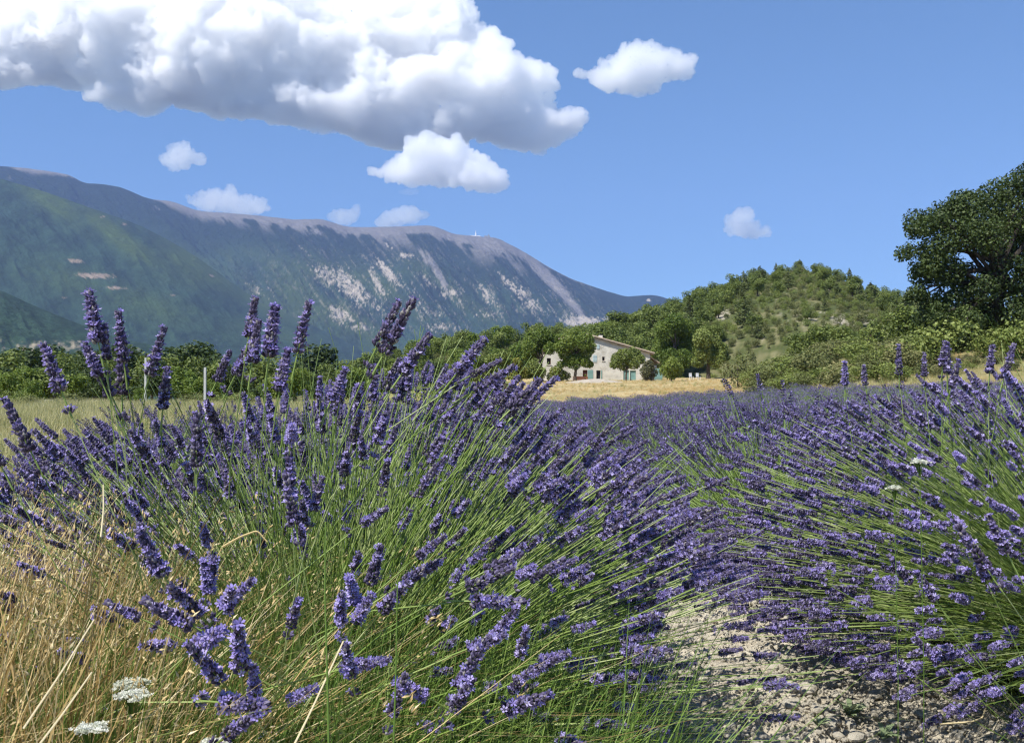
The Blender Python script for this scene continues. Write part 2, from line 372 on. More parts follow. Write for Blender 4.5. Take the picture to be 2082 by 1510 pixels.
def col_foot(px, py, T, cp, rd):
    b = n2(px/16., py/10., 5, 82, .6); c = n2(px/7., py/7., 4, 83, .6)
    C = lerpc(FOR*1.2, FOR*2.2, sstep(.3, .7, b))
    cr = gauss(px, py, [(60, 705, 90, 22, 0, .95), (150, 700, 70, 26, 0, .95), (270, 712, 60, 14, 0, .7), (370, 720, 60, 12, 0, .9), (430, 728, 50, 8, 0, .9), (10, 690, 40, 20, 0, .7)])
    return lerpc(C, np.array((.34, .29, .21)), sstep(.52, .70, cr*.42+.6*c-.1)*sstep(.1, .4, cr)*.85)
relief('foothill', [(-700, 560), (-200, 560), (0, 590), (60, 618), (150, 655), (250, 690), (400, 716), (520, 730), (650, 738), (750, 748), (900, 770), (1000, 790)],
    2600, 1500, -22, .10, 60, 100, 520, 130, col_foot, M_mount, 1.0, 51, .4, 2)

M_hill = landmat('hill_side', .35, .30, .95, .3, .6)
def col_hill(px, py, T, cp, rd):
    a = n2(px/18., py/8., 5, 91, .6); b = n2(px/6., py/3., 4, 92, .6)
    C = lerpc((.07, .085, .03), (.17, .16, .08), sstep(.40, .68, a))
    st = gauss(px, py, [(1490, 620, 40, 20, 0, 1), (1540, 575, 30, 14, 0, .9), (1735, 650, 60, 18, 0, 1.1), (1700, 590, 40, 14, 0, .9), (1640, 640, 120, 50, 0, .65), (1460, 640, 40, 20, 0, .9), (1280, 690, 60, 14, 0, .8), (1560, 690, 90, 20, 0, .6)])
    return lerpc(C, np.array((.38, .34, .27)), sstep(0, .15, st-.98+.75*b)*.85)
zbg = lambda PX, Y: ground((PX-1041)/F*Y, Y)-1.0
o, at_hill = relief('hill', [(1080, 770), (1150, 722), (1190, 706), (1300, 672), (1400, 634), (1480, 600), (1540, 570), (1600, 560), (1640, 556), (1700, 568), (1760, 604), (1830, 630), (1900, 655), (2000, 676), (2200, 690), (2500, 700)],
    360, 165, zbg, .06, 70, 60, 300, 110, col_hill, M_hill, .75, 95, .5, 3)
o, at_rise = relief('wooded_rise', [(560, 812), (640, 798), (700, 774), (760, 750), (870, 722), (960, 708), (1040, 700), (1100, 694), (1180, 690), (1260, 684), (1330, 690), (1420, 720), (1500, 760)],
    255, 172, zbg, .05, 60, 40, 200, 60, col_hill, M_hill, .8, 97, .5, 2)

# the air: pale haze that turns the far mountains blue
m, t, o = new_mat('haze'); pv = t.nodes.new('ShaderNodeVolumePrincipled'); pv.inputs['Density'].default_value = HAZE = 3.9e-5
pv.inputs['Color'].default_value = (.37, .52, .98, 1); t.links.new(pv.outputs[0], o.inputs['Volume'])
m.cycles.homogeneous_volume = True
tag(obj('haze', MB().box(-11400, 11400, -11400, 11450, -64, 2262).mesh('haze', m)), kind='stuff')

# ------------------------------------------------------------------ clouds
def cloud(label, Y, blobs, dens=.010, vox=28, amp=170, size=420, seed=0, group=None, lowsoft=.5):
    m, t, o = new_mat('cloud'); vs = t.nodes.new('ShaderNodeVolumeScatter'); vs.inputs['Density'].default_value = dens
    vs.inputs['Color'].default_value = (1, 1, 1, 1); vs.inputs['Anisotropy'].default_value = .6; t.links.new(vs.outputs[0], o.inputs['Volume']); m.cycles.homogeneous_volume = True
    bm = bmesh.new(); rnd = random.Random(seed); ctr = P(*blobs[0][:2], Y)
    for (px, py, rx, rz) in blobs:
        c = P(px, py, Y)-ctr; rx = rx/F*Y; rz = rz/F*Y; c.y += rnd.uniform(-.3, .3)*rx
        bmesh.ops.create_icosphere(bm, subdivisions=4, radius=1, matrix=Matrix.Translation(c)@Matrix.Diagonal((rx, (rx+rz)*(.22 if len(blobs) > 10 else .30), rz, 1)))
    me = bpy.data.meshes.new('tmp'); bm.to_mesh(me); bm.free()
    def remesh(me, v_):
        ob = bpy.data.objects.new('tmp', me); COL.objects.link(ob)
        md = ob.modifiers.new('r', 'REMESH'); md.mode = 'VOXEL'; md.voxel_size = v_; md.adaptivity = 0
        dg = bpy.context.evaluated_depsgraph_get(); m2 = bpy.data.meshes.new_from_object(ob.evaluated_get(dg)); bpy.data.objects.remove(ob); bpy.data.meshes.remove(me); return m2
    def disp(me, fn):
        n = len(me.vertices); c_ = np.empty(n*3); me.vertices.foreach_get('co', c_); c_ = c_.reshape(-1, 3)
        nr = np.empty(n*3); me.vertices.foreach_get('normal', nr); nr = nr.reshape(-1, 3)
        me.vertices.foreach_set('co', (c_+nr*(fn(c_)*(1-lowsoft*np.clip(-nr[:, 2], 0, 1)))[:, None]).ravel()); me.update()
    me = remesh(me, vox*1.6); disp(me, lambda c: (fbm(c/size+seed*7.3, 2, seed, .5, 1)-.60)*2.2*amp)
    me = remesh(me, vox*1.2); disp(me, lambda c: (fbm(c/(size*.36)+seed*3.1, 2, seed+5, .55, 1)-.58)*1.0*amp)
    me2 = remesh(me, vox); disp(me2, lambda c: (fbm(c/(size*.12)+seed*5.1, 3, seed+9, .6, 1)-.58)*.52*amp)
    me2.materials.clear(); me2.materials.append(m); me2.name = 'cloud'
    tag(obj('cloud', me2, loc=ctr), label, 'cloud', group)
cloud('huge bright cumulus cloud with grey base filling the top left sky', 14500, [(-60, 40, 200, 110), (120, 60, 190, 90), (330, 30, 260, 120), (480, 80, 230, 130), (330, 150, 170, 65), (560, 190, 170, 50), (800, 100, 210, 150), (700, 215, 180, 55), (880, 180, 220, 100), (1020, 190, 120, 90), (1080, 240, 80, 50), (820, 250, 160, 45), (250, 190, 90, 30), (30, 120, 90, 35)], .014, 24, 270, 560, 0)
cloud('medium flat-based white cloud hanging just under the huge cumulus', 11700, [(900, 335, 95, 30), (850, 346, 75, 20), (965, 364, 60, 18), (890, 308, 60, 26), (800, 346, 40, 10), (990, 376, 36, 9), (950, 335, 50, 24)], .016, 10, 115, 150, 2)
cloud('lone puffy elongated white cloud high in the open sky right of the huge cumulus', 12000, [(1300, 135, 60, 34), (1375, 132, 42, 22), (1255, 155, 48, 24), (1300, 165, 50, 18), (1330, 110, 20, 16), (1195, 150, 14, 5)], .014, 9, 115, 130, 3)
cloud('tiny round white cloud alone above the left mountain ridge', 11900, [(365, 320, 32, 20), (350, 322, 20, 14), (385, 325, 20, 10), (352, 330, 12, 14), (370, 306, 12, 12)], .008, 9, 80, 80, 4)
cloud('low lens-shaped white cloud just behind the mountain ridge', 11900, [(440, 408, 55, 18), (490, 418, 48, 15), (410, 408, 30, 9), (455, 396, 26, 14), (515, 424, 26, 8)], .007, 10, 85, 90, 5)
cloud('small white cloud low over the distant slope, rightmost in the sky', 12000, [(1508, 448, 26, 20), (1530, 468, 32, 12), (1500, 465, 18, 12), (1548, 474, 18, 6)], .009, 9, 80, 80, 6)
cloud('faint small wisp of cloud touching the mountain ridge between two larger ones', 11800, [(700, 442, 30, 13), (722, 428, 12, 8)], .006, 13, 60, 110, 7)
cloud('thin pale cloud resting on the ridge left of the white summit tower', 11900, [(825, 440, 42, 14), (790, 450, 30, 8)], .007, 13, 60, 120, 8)
cloud('faintest little cloud scrap below the medium flat-based cloud', 11800, [(832, 389, 22, 6)], .002, 11, 30, 90, 9)

# the summit station on the mountain
c = at_main(967, 1.0); sb = MB(); z0 = 0
tw = empty('summit_tower', c, 'white antenna tower and station on the mountain summit', 'tower')
M_white = solid('white_paint', [(.3, (.74, .74, .73)), (.7, (.84, .84, .82))], .2)
def cyl(mb, x, y, z0, z1, r0, r1, n=10, v=0, mat=0):
    th = np.arange(n)*2*PI/n
    V = [(x+r0*math.cos(a), y+r0*math.sin(a), z0) for a in th]+[(x+r1*math.cos(a), y+r1*math.sin(a), z1) for a in th]+[(x, y, z1), (x, y, z0)]
    mb.add(V, [(i, (i+1) % n, n+(i+1) % n, n+i) for i in range(n)], v, mat); mb.add(V, [(n+i, n+(i+1) % n, 2*n) for i in range(n)]+[((i+1) % n, i, 2*n+1) for i in range(n)], v, mat)
    return mb
tw.scale = (.72, .72, .72)
obj('tower', cyl(cyl(cyl(MB(), 0, 0, -20, 30, 9, 9), 0, 0, 30, 36, 11, 11), 0, 0, 36, 52, 5, 4).mesh('tower', M_white), tw)
obj('antenna', cyl(MB(), 0, 0, 52, 86, 2.6, 1.2).mesh('antenna', M_white), tw)
obj('station_building', MB().box(-70, -12, -18, 18, -40, 10).box(12, 60, -15, 15, -40, 6).mesh('station_building', M_white), tw)
c = at_main(990, 1.0)
rt = empty('relay_hut', c, 'small grey relay hut beside the white summit tower', 'hut')
M_grey = solid('grey_render', [(.3, (.2, .2, .2)), (.7, (.3, .29, .28))], .1)
obj('hut_body', MB().box(-28, 28, -14, 14, -40, 12).mesh('hut_body', M_grey), rt); obj('mast', cyl(MB(), 14, 0, 12, 26, 6, 5).mesh('mast', M_grey), rt)

# ------------------------------------------------------------------ trees
def leaves(mb, centres, radii, n, size, rng, v0=.5, vs=.25, flat=.55, shell=.55, mat=0):
    centres = np.array(centres, float); radii = np.array(radii, float)
    if radii.ndim == 1: radii = np.repeat(radii[:, None], 3, 1)
    a = radii[:, 0]*radii[:, 2]; pick = rng.choice(len(centres), n, p=a/a.sum())
    d = rdir(n, rng); r = shell+(1.08-shell)*rng.rand(n)**.6
    # gather leaves in twig clumps
    k = max(6, n//14); cd = rdir(k, rng); cl = rng.randint(0, k, n); d = d*.42+cd[cl]; d /= np.linalg.norm(d, axis=1, keepdims=True)
    pos = centres[pick]+radii[pick]*d*r[:, None]
    nrm = d*(1-flat)+rdir(n, rng)*flat+np.array([0, 0, .25]); M = rotz_to(nrm, rng.rand(n)*6.28)
    s = size*(.6+.8*rng.rand(n)); M = M*s[:, None, None]
    tv = np.array([(-.5, -.15, 0), (0, -.42, .12), (.55, .05, 0), (.1, .45, .1)]); tf = np.array([(0, 1, 2), (0, 2, 3)])
    cv = rng.rand(len(centres))*.5-.25
    v = np.clip(v0+vs*(rng.rand(n)*2-1)+cv[pick]*vs*2, .01, .99)
    mb.batch(tv, tf, M, pos, v, mat); return mb
def limbs(mb, base, top, r, targets, rng, sides=6):
    base = np.array(base, float); top = np.array(top, float)
    t = np.linspace(0, 1, 6)[:, None]; p = base+(top-base)*t; p[1:-1, :2] += rng.normal(size=(4, 2))*r*.35
    mb.tubes(p[None], r*np.array([1.5, 1.0, .9, .8, .7, .55]), sides+2)
    for tg in targets:
        s = rng.uniform(.45, .95); st = base+(top-base)*s; tg = np.array(tg, float); q = st+(tg-st)*t
        q[:, 2] += np.sin(t[:, 0]*PI)*.08*np.linalg.norm(tg-st); q[1:-1] += rng.normal(size=(4, 3))*r*.25
        mb.tubes(q[None], r*np.array([.5, .42, .34, .26, .18, .08]), sides)
    return mb
def tree_meshes(kind, seed, mat, H=5, n=1100, size=.3, v0=.5):
    rng = np.random.RandomState(seed); cr = MB(); tr = MB()
    if kind == 'broad':
        k = rng.randint(9, 14); c = []; r = []
        for i in range(k):
            a = rng.rand()*6.28; z = H*rng.uniform(.32, .86); w = H*.30*math.sqrt(max(.05, 1-((z/H-.5)/.48)**2)); q = w*rng.uniform(.3, 1)
            c.append((q*math.cos(a), q*math.sin(a), z)); r.append(H*rng.uniform(.11, .19))
        c.append((0, 0, H*.55)); r.append(H*.22)
    elif kind == 'pine':
        c = []; r = []
        for i in range(11):
            z = H*(.18+.80*i/10.); w = H*.21*(1-(i/10.)**1.3)+H*.02; a = rng.rand()*6.28
            c.append((w*.4*math.cos(a), w*.4*math.sin(a), z)); r.append((w+.05*H*rng.rand(), w+.05*H*rng.rand(), H*.06))
    else:
        c = []; r = []
        for i in range(7):
            a = rng.rand()*6.28; q = H*.45*rng.rand(); c.append((q*math.cos(a), q*math.sin(a), H*rng.uniform(.25, .65))); r.append(H*rng.uniform(.22, .36))
    leaves(cr, c, r, n, size, rng, v0)
    limbs(tr, (0, 0, -.3), (0, 0, H*(.9 if kind == 'pine' else .6)), H*.025, [x for x in c if x[2] < H*.75][:6], rng, 4)
    return cr.mesh('crown', mat), tr.mesh('trunk', M_bark)
M_darkoak = leafy('dark_oak_leaves', [(0, (.022, .040, .010)), (.5, (.055, .085, .022)), (1, (.11, .15, .04))], .55, .25, .35)
M_oak = leafy('oak_leaves', [(0, (.07, .10, .022)), (.5, (.15, .195, .042)), (1, (.25, .29, .075))], .55, .25, .35, .25)
M_pine = leafy('pine_needles', [(0, (.055, .075, .025)), (.5, (.11, .135, .045)), (1, (.18, .20, .08))], .7, .15, .2, .3)
M_scrub = leafy('scrub_leaves', [(0, (.08, .10, .034)), (.5, (.155, .175, .062)), (1, (.26, .25, .11))], .7, .2, .2, .5)
M_bright = leafy('bright_leaves', [(0, (.07, .12, .018)), (.5, (.15, .21, .035)), (1, (.25, .30, .065))], .5, .35, .35, .25)
BROAD = [tree_meshes('broad', s_, M_oak, 5, 2100, .22) for s_ in range(5)]
DARKT = [tree_meshes('broad', s_+10, M_darkoak, 5, 2100, .22) for s_ in range(4)]
BRIGHT = [tree_meshes('broad', s_+20, M_bright, 5, 1800, .25) for s_ in range(3)]
PINE = [tree_meshes('pine', s_+40, M_pine, 5, 1100, .26) for s_ in range(4)]
SHRUB = [tree_meshes('shrub', s_+60, M_scrub, 2, 1300, .12) for s_ in range(4)]
SHRUBG = [tree_meshes('shrub', s_+80, M_oak, 2, 1300, .12, .7) for s_ in range(3)]
rs = random.Random(11)
def plant_tree(meshes, name, loc, scale, label, cat, group=None, wide=1.0):
    e = empty(name, loc, label, cat, group, rs.uniform(0, 6.28)); e.scale = (scale*wide, scale*wide, scale)
    cme, tme = rs.choice(meshes); obj('crown', cme, e); obj('trunk', tme, e); return e
def by_px(px, Y, dz=0):
    x = (px-1041)/F*Y; return Vector((x, Y, gz(x, Y)+dz))
def sized(meshes, name, px, Y, toppy, label, cat, group=None, wide=1.0, H=5.0):
    p = by_px(px, Y, -.1); h = CH+(HZ-toppy)/F*Y-p.z
    return plant_tree(meshes, name, p, max(.2, h/H), label, cat, group, wide)
# stony hill: pines, oaks and shrubs one by one
crest_px = lambda: rs.uniform(1130, 2060)
spots = []
def free(p, r, lst):
    for q in lst:
        if (p-q).length < r: return False
    lst.append(p); return True
cnt = 0
for i in range(900):
    px = rs.uniform(1130, 2000); tq = 1.0-.95*rs.random()**1.25; p = at_hill(px, tq)
    # the sunny, stony face in the middle has small sparse trees, the flanks are wooded
    stony = math.exp(-((px-1640)/150)**2)*(1-tq**6)
    if rs.random() < stony*.45: continue
    if not free(p, 4.6+1*stony, spots): continue
    cnt += 1
    if cnt > 285: break
    s_ = rs.uniform(.75, 1.5)*(1-.42*stony)*(1.0 if tq < .9 else .85)
    if px < 1500 and rs.random() < .8 or rs.random() < .62:
        plant_tree(BROAD, 'oak_tree', p-Vector((0, 0, .2)), s_, 'small dark green oak growing on the stony hill right of the farmhouse', 'tree', 'small oaks on the stony hill', 1.25)
    elif rs.random() < .75:
        plant_tree(PINE, 'pine_tree', p-Vector((0, 0, .2)), s_*1.05, 'small pine with a pointed crown growing on the stony hill', 'tree', 'small pines on the stony hill', rs.uniform(1.0, 1.35))
    else:
        plant_tree(SHRUB, 'hill_shrub', p, s_*1.5, 'grey-green rounded shrub growing on the stony hill slope', 'shrub', 'shrubs on the stony hill', 1.2)
for px, h in ((1534, .95), (1579, 1.0), (1728, 1.35), (1752, 1.0), (1812, 1.0), (1690, .8)):
    plant_tree(PINE, 'pine_tree', at_hill(px, .985), h, 'tall pointed pine standing on the skyline of the stony hill', 'tree', 'pines on the skyline of the stony hill', .9)
spots = []; cnt = 0
for i in range(600):
    px = rs.uniform(640, 1480); tq = 1-.98*rs.random()**1.3; p = at_rise(px, tq)
    if not free(p, 3.9, spots): continue
    cnt += 1
    if cnt > 150: break
    plant_tree(BROAD if rs.random() < .75 else BRIGHT, 'oak_tree', p-Vector((0, 0, .3)), rs.uniform(.75, 1.2), 'bushy green oak in the wood on the rise behind the farmhouse', 'tree', 'oaks on the wooded rise behind the farmhouse', 1.35)
plant_tree(BROAD, 'oak_tree', at_rise(1258, 1.0)-Vector((0, 0, .5)), 1.45, 'flat-topped dark oak above the farmhouse roof, standing out against the blue mountain', 'tree', None, 1.5)
# left valley: bushes and trees at the foot of the mountain
for i, (px, Y, top, kd, wd) in enumerate([(-40, 95, 735, 0, 1.3), (15, 88, 770, 1, 1.5), (68, 72, 762, 1, 1.1), (110, 105, 742, 0, 1.4), (165, 112, 748, 0, 1.5), (215, 100, 752, 0, 1.4), (262, 118, 738, 0, 1.5),
        (310, 110, 745, 0, 1.5), (345, 95, 722, 0, 1.2), (372, 100, 735, 0, 1.2), (400, 85, 772, 1, 1.4), (440, 90, 768, 1, 1.3), (420, 105, 740, 0, 1.2), (470, 105, 760, 0, 1.4), (520, 98, 772, 0, 1.5), (560, 110, 765, 0, 1.4), (600, 92, 768, 1, 1.4),
        (640, 100, 758, 0, 1.4), (680, 110, 745, 0, 1.4), (720, 100, 752, 1, 1.3), (770, 110, 735, 0, 1.4), (830, 100, 740, 0, 1.4), (30, 120, 745, 0, 1.4), (45, 150, 715, 0, 1.6), (120, 160, 712, 0, 1.6), (200, 155, 716, 0, 1.6), (280, 160, 712, 0, 1.6), (330, 150, 705, 0, 1.6), (385, 160, 710, 0, 1.6), (450, 150, 722, 0, 1.6), (530, 155, 735, 0, 1.6), (600, 150, 742, 0, 1.6), (-20, 155, 712, 0, 1.6), (60, 105, 748, 1, 1.4), (140, 100, 755, 0, 1.5), (325, 88, 760, 0, 1.5), (380, 92, 765, 1, 1.4), (560, 90, 775, 1, 1.4), (700, 95, 770, 0, 1.4), (760, 98, 768, 1, 1.4), (-90, 90, 750, 0, 1.4), (150, 90, 778, 1, 1.3), (240, 86, 782, 0, 1.4), (290, 84, 785, 1, 1.3), (880, 105, 735, 0, 1.5), (505, 80, 795, 1, 1.3), (190, 130, 735, 0, 1.5), (90, 135, 738, 0, 1.5), (0, 140, 728, 0, 1.5)]):
    sized(BRIGHT if kd else (DARKT if i % 3 else BROAD), 'valley_tree', px, Y, top+rs.uniform(-24, 12), ('light green' if kd else 'dark green')+' bushy tree in the line beyond the meadow', 'tree', ('light' if kd else 'dark')+' trees beyond the meadow', wd)

for i in range(20):
    px = rs.uniform(-60, 640); Yv = rs.uniform(170, 260)
    sized(DARKT, 'valley_tree', px, Yv, rs.uniform(696, 735), 'dark', 'tree', 'dark trees beyond the meadow', 1.5)
for i in range(13):
    px = rs.uniform(-20, 520); sized(SHRUBG if i % 2 else SHRUB, 'shrub', px, rs.uniform(58, 70), rs.uniform(785, 806), 'low bush', 'shrub', 'low bushes at the back edge of the meadow', 1.5, 2.0)
# far mass of scrub between the trees: nobody could count it
def scatter(name, pts, rot, scl, idx, sources, kind='stuff', parent=None, label=None):
    me = bpy.data.meshes.new(name); n = len(pts); me.vertices.add(n); me.vertices.foreach_set('co', np.asarray(pts, np.float32).ravel())
    a = me.attributes.new('rot', 'FLOAT_VECTOR', 'POINT'); a.data.foreach_set('vector', np.asarray(rot, np.float32).ravel())
    a = me.attributes.new('scl', 'FLOAT', 'POINT'); a.data.foreach_set('value', np.asarray(scl, np.float32))
    a = me.attributes.new('idx', 'INT', 'POINT'); a.data.foreach_set('value', np.asarray(idx, np.int32))
    g = bpy.data.node_groups.new(name, 'GeometryNodeTree'); g.interface.new_socket('Geometry', in_out='INPUT', socket_type='NodeSocketGeometry'); g.interface.new_socket('Geometry', in_out='OUTPUT', socket_type='NodeSocketGeometry')
    N = g.nodes; L = g.links; gi = N.new('NodeGroupInput'); go = N.new('NodeGroupOutput'); j = N.new('GeometryNodeJoinGeometry')
    for ms in reversed(sources):
        s_ = bpy.data.objects.new(name+'_source', ms); oi = N.new('GeometryNodeObjectInfo'); oi.inputs['Object'].default_value = s_; oi.inputs['As Instance'].default_value = False
        gi2 = N.new('GeometryNodeGeometryToInstance'); L.new(oi.outputs['Geometry'], gi2.inputs[0]); L.new(gi2.outputs[0], j.inputs[0])
    ip = N.new('GeometryNodeInstanceOnPoints'); L.new(gi.outputs[0], ip.inputs['Points']); L.new(j.outputs[0], ip.inputs['Instance']); ip.inputs['Pick Instance'].default_value = True
    def na(nm, ty):
        x = N.new('GeometryNodeInputNamedAttribute'); x.data_type = ty; x.inputs['Name'].default_value = nm; return x.outputs['Attribute']
    L.new(na('idx', 'INT'), ip.inputs['Instance Index']); L.new(na('scl', 'FLOAT'), ip.inputs['Scale'])
    er = N.new('FunctionNodeEulerToRotation'); L.new(na('rot', 'FLOAT_VECTOR'), er.inputs[0]); L.new(er.outputs[0], ip.inputs['Rotation']); L.new(ip.outputs[0], go.inputs[0])
    o = obj(name, me, parent, kind=kind); md = o.modifiers.new('scatter', 'NODES'); md.node_group = g
    return o
pts = []
for i in range(5600):
    if i % 3: pts.append(at_hill(rs.uniform(1110, 2150), rs.random()**.8))
    else: pts.append(at_rise(rs.uniform(640, 1480), rs.random()**.8))
n = len(pts); scatter('undergrowth', pts, np.stack([np.zeros(n), np.zeros(n), R.rand(n)*6.28], 1), .35+.65*R.rand(n), R.randint(0, 7, n), [m_[0] for m_ in SHRUB+SHRUBG])

# scrub along the back of the field on the right
def shr(kind, px, Y, top, label, group=None, wide=1.2):
    sized(kind, 'shrub', px, Y, top, label, 'shrub', group, wide, 2.0)
shr(SHRUB, 1500, 84, 712, 'tall brownish olive bush at the end of the dry grass, nearest to the farmhouse garden', None, .75)
shr(SHRUBG, 1532, 82, 742, 'dark green round bush touching the brownish olive bush at the back of the lavender', None, 1.1)
for px in list(range(1550, 2100, 15))+list(range(1560, 1900, 11)):
    q = px+rs.uniform(-8, 8); Yq = rs.uniform(66, 105) if px < 1880 else rs.uniform(78, 105)
    p = by_px(q, Yq)
    h = rs.uniform(1.0, 2.3); k = rs.random()
    plant_tree(SHRUB if k < .6 else SHRUBG, 'shrub', p, h/2, 'low '+('grey-green' if k < .6 else 'dark green')+' shrub in the scrubby border between lavender and hill', 'shrub', ('grey-green' if k < .6 else 'dark green')+' shrubs behind the lavender', 1.5)
for px in range(1560, 1900, 26):
    q = px+rs.uniform(-8, 8); plant_tree(BROAD if rs.random() < .6 else SHRUBG, 'oak_shrub', by_px(q, rs.uniform(105, 140), -.3), rs.uniform(.8, 1.3), 'bushy scrub oak at the bottom of the stony hill behind the border shrubs', 'shrub', 'scrub oaks at the bottom of the stony hill', 1.3)
for px in range(1545, 2080, 30):
    q = px+rs.uniform(-12, 12); k = rs.random(); plant_tree(SHRUB if k < .6 else SHRUBG, 'shrub', by_px(q, rs.uniform(59, 66)), rs.uniform(.4, .75)*(1 if px < 1880 else .6), 'low shrub', 'shrub', ('grey-green' if k < .6 else 'dark green')+' shrubs behind the lavender', 1.6)
# dark bushes on the bank left of the farmhouse
for i, (px, Y, top) in enumerate([(985, 84, 765), (960, 82, 768), (938, 80, 775), (915, 82, 772), (890, 85, 770)]):
    sized(SHRUBG, 'shrub', px, Y, top, 'dark bush in the row along the bank beside the dead-looking trunk', 'shrub', 'dark bushes along the bank', 1.5, 2.0)

# the big oak on the right
def big_tree(name, label, base, trunk_top, trunk_r, blobs, Y, n, size, mat, flat=.6, bark=None, v0=.5, extra=()):
    rng = np.random.RandomState(len(blobs)*7+int(Y)); e = empty(name, base, label, 'tree'); c = []; r = []
    for (px, py, rr) in blobs:
        if len(blobs) > 30: rr *= .86; px += rng.normal()*3
        q = P(px, py, Y)-base; rr = rr/F*Y; q.y += rng.uniform(-1, 1)*rr*1.2; c.append(q); r.append(rr)
        if len(blobs) > 14:
            q2 = q.copy(); q2.y += 2.2*rr; q2.x += rng.normal()*rr*.4; c.append(q2); r.append(rr*.9)
    obj('crown', leaves(MB(), c, r, n, size, rng, v0, .35, flat, .35).mesh('crown', mat), e)
    tt = trunk_top-base; obj('trunk', limbs(MB(), (0, 0, -.3), tt, trunk_r, c[::(2 if len(c) > 24 else 1)], rng, 6).mesh('trunk', bark or M_bark), e)
    return e
b = by_px(2028, 72, -.2)
big_tree('oak_tree', 'large spreading dark oak on the grassy bank at the right edge', b, P(2032, 480, 72), .42,
    [(1878, 462, 26), (1925, 432, 34), (1905, 455, 30), (1968, 408, 34), (1985, 430, 45), (2030, 400, 44), (2085, 372, 44), (1862, 508, 22), (1905, 505, 40), (1950, 480, 40), (1990, 485, 46), (2062, 440, 46), (2070, 500, 40), (1890, 540, 30), (1868, 590, 17), (1885, 600, 17),
     (1925, 555, 36), (1965, 545, 34), (1990, 590, 34), (2050, 560, 50), (1945, 600, 26), (2100, 540, 40), (1905, 640, 30), (1950, 660, 40), (2000, 650, 44), (2060, 640, 50), (1925, 690, 28), (1980, 695, 32), (2040, 690, 36), (2100, 640, 40),
     (2140, 450, 70), (2130, 350, 56), (2160, 580, 70), (2200, 420, 80), (2110, 690, 40), (1920, 610, 26)], 72, 64000, .19, M_darkoak, .6, M_darkbark, .5)
for i, (px, Y, top) in enumerate([(1905, 68, 640), (2010, 67, 668), (2060, 66, 640), (2095, 66, 655)]):
    sized(SHRUBG, 'shrub', px, Y, top, 'leafy dark shrub growing under the large spreading oak', 'shrub', 'shrubs under the large oak', 1.1, 2.0)

# ------------------------------------------------------------------ farmhouse and what stands round it
HY = 155.0; s = HY/F
hx0 = (1093-1041)*s; hx1 = (1322-1041)*s; hz0 = gz((1207-1041)*s, HY)-.05
def hz(py): return CH+(HZ-py)*s
def hx(px): return (px-1041)*s
M_plaster = solid('old_render', [(.25, (.30, .28, .245)), (.42, (.49, .465, .41)), (.6, (.61, .585, .52)), (.8, (.52, .49, .43))], .9, .95, .04, 5, 7)
M_tile = solid('roof_tiles', [(.3, (.36, .26, .18)), (.7, (.50, .41, .31))], 2, .9, .03, 20)
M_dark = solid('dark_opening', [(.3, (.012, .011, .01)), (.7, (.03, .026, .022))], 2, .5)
M_teal = solid('teal_paint', [(.3, (.15, .27, .25)), (.7, (.20, .34, .31))], 1.5, .7)
M_pale = solid('faded_blue_paint', [(.3, (.36, .46, .48)), (.7, (.44, .54, .56))], 1.5, .7)
M_brown = solid('brown_wood', [(.3, (.10, .04, .025)), (.7, (.18, .08, .05))], 2, .7)
M_terra = solid('terracotta', [(.3, (.30, .13, .07)), (.7, (.42, .20, .11))], 4, .8)
house = empty('farmhouse', (0, HY, 0), 'old stone farmhouse with low gabled roof and teal shutters among trees', 'house')
apx, apz = hx(1180), hz(679); ez0, ez1 = hz(706), hz(719); D = 11.0; TH = .5
# front wall with real openings: cut from strips
ops = [(1185, 1194.5, 752, 772), (1212.5, 1221, 753, 772), (1267.5, 1279, 752.5, 774), (1281, 1293, 753, 774), (1224.5, 1229.5, 725, 733.5), (1244.5, 1250.5, 723, 732), (1301, 1308, 724, 736), (1205.5, 1213, 722, 736), (1146, 1154, 727, 740), (1213.5, 1219, 701, 709), (1112, 1120, 728, 741), (1126, 1136, 752, 772)]
xs = sorted({hx0, hx1, apx}|{hx(a) for o_ in ops for a in o_[:2]}); zs = sorted({hz0-1.0, hz(710)}|{hz(a) for o_ in ops for a in o_[2:]})
zs = [z for z in zs if z >= hz0-1.0]
def rooflz(x): return ez0+(apz-ez0)*(x-hx0)/(apx-hx0) if x <= apx else apz+(ez1-apz)*(x-apx)/(hx1-apx)
wb = MB(); zs2 = zs
def inside(x, z): return any(hx(a) < x < hx(b_) and hz(d) < z < hz(c_) for a, b_, c_, d in ops)
for i in range(len(xs)-1):
    xa, xb = xs[i], xs[i+1]
    for j in range(len(zs2)):
        za = zs2[j]; zb_ = zs2[j+1] if j+1 < len(zs2) else 1e9
        la, lb = rooflz(xa), rooflz(xb)
        zta, ztb = min(zb_, la), min(zb_, lb)
        if zta <= za and ztb <= za: continue
        zta = max(zta, za); ztb = max(ztb, za)
        if inside((xa+xb)/2, (za+min(zb_, max(la, lb)))/2): continue
        V = [(xa, 0, za), (xb, 0, za), (xb, 0, ztb), (xa, 0, zta), (xa, TH, za), (xb, TH, za), (xb, TH, ztb), (xa, TH, zta)]
        wb.add(V, [(0, 1, 2, 3), (5, 4, 7, 6), (0, 4, 5, 1), (3, 2, 6, 7), (0, 3, 7, 4), (1, 5, 6, 2)])
wb.box(hx0, hx0+TH, TH+.003, D, hz0-1, ez0-.03); wb.box(hx1-TH, hx1, TH+.003, D, hz0-1, ez1-.03)
wb.add([(hx0+.01, D, hz0-1), (hx1-.01, D, hz0-1), (hx1-.01, D, ez1-.04), (apx, D, apz-.04), (hx0+.01, D, ez0-.04)], [(0, 4, 3, 2, 1)])
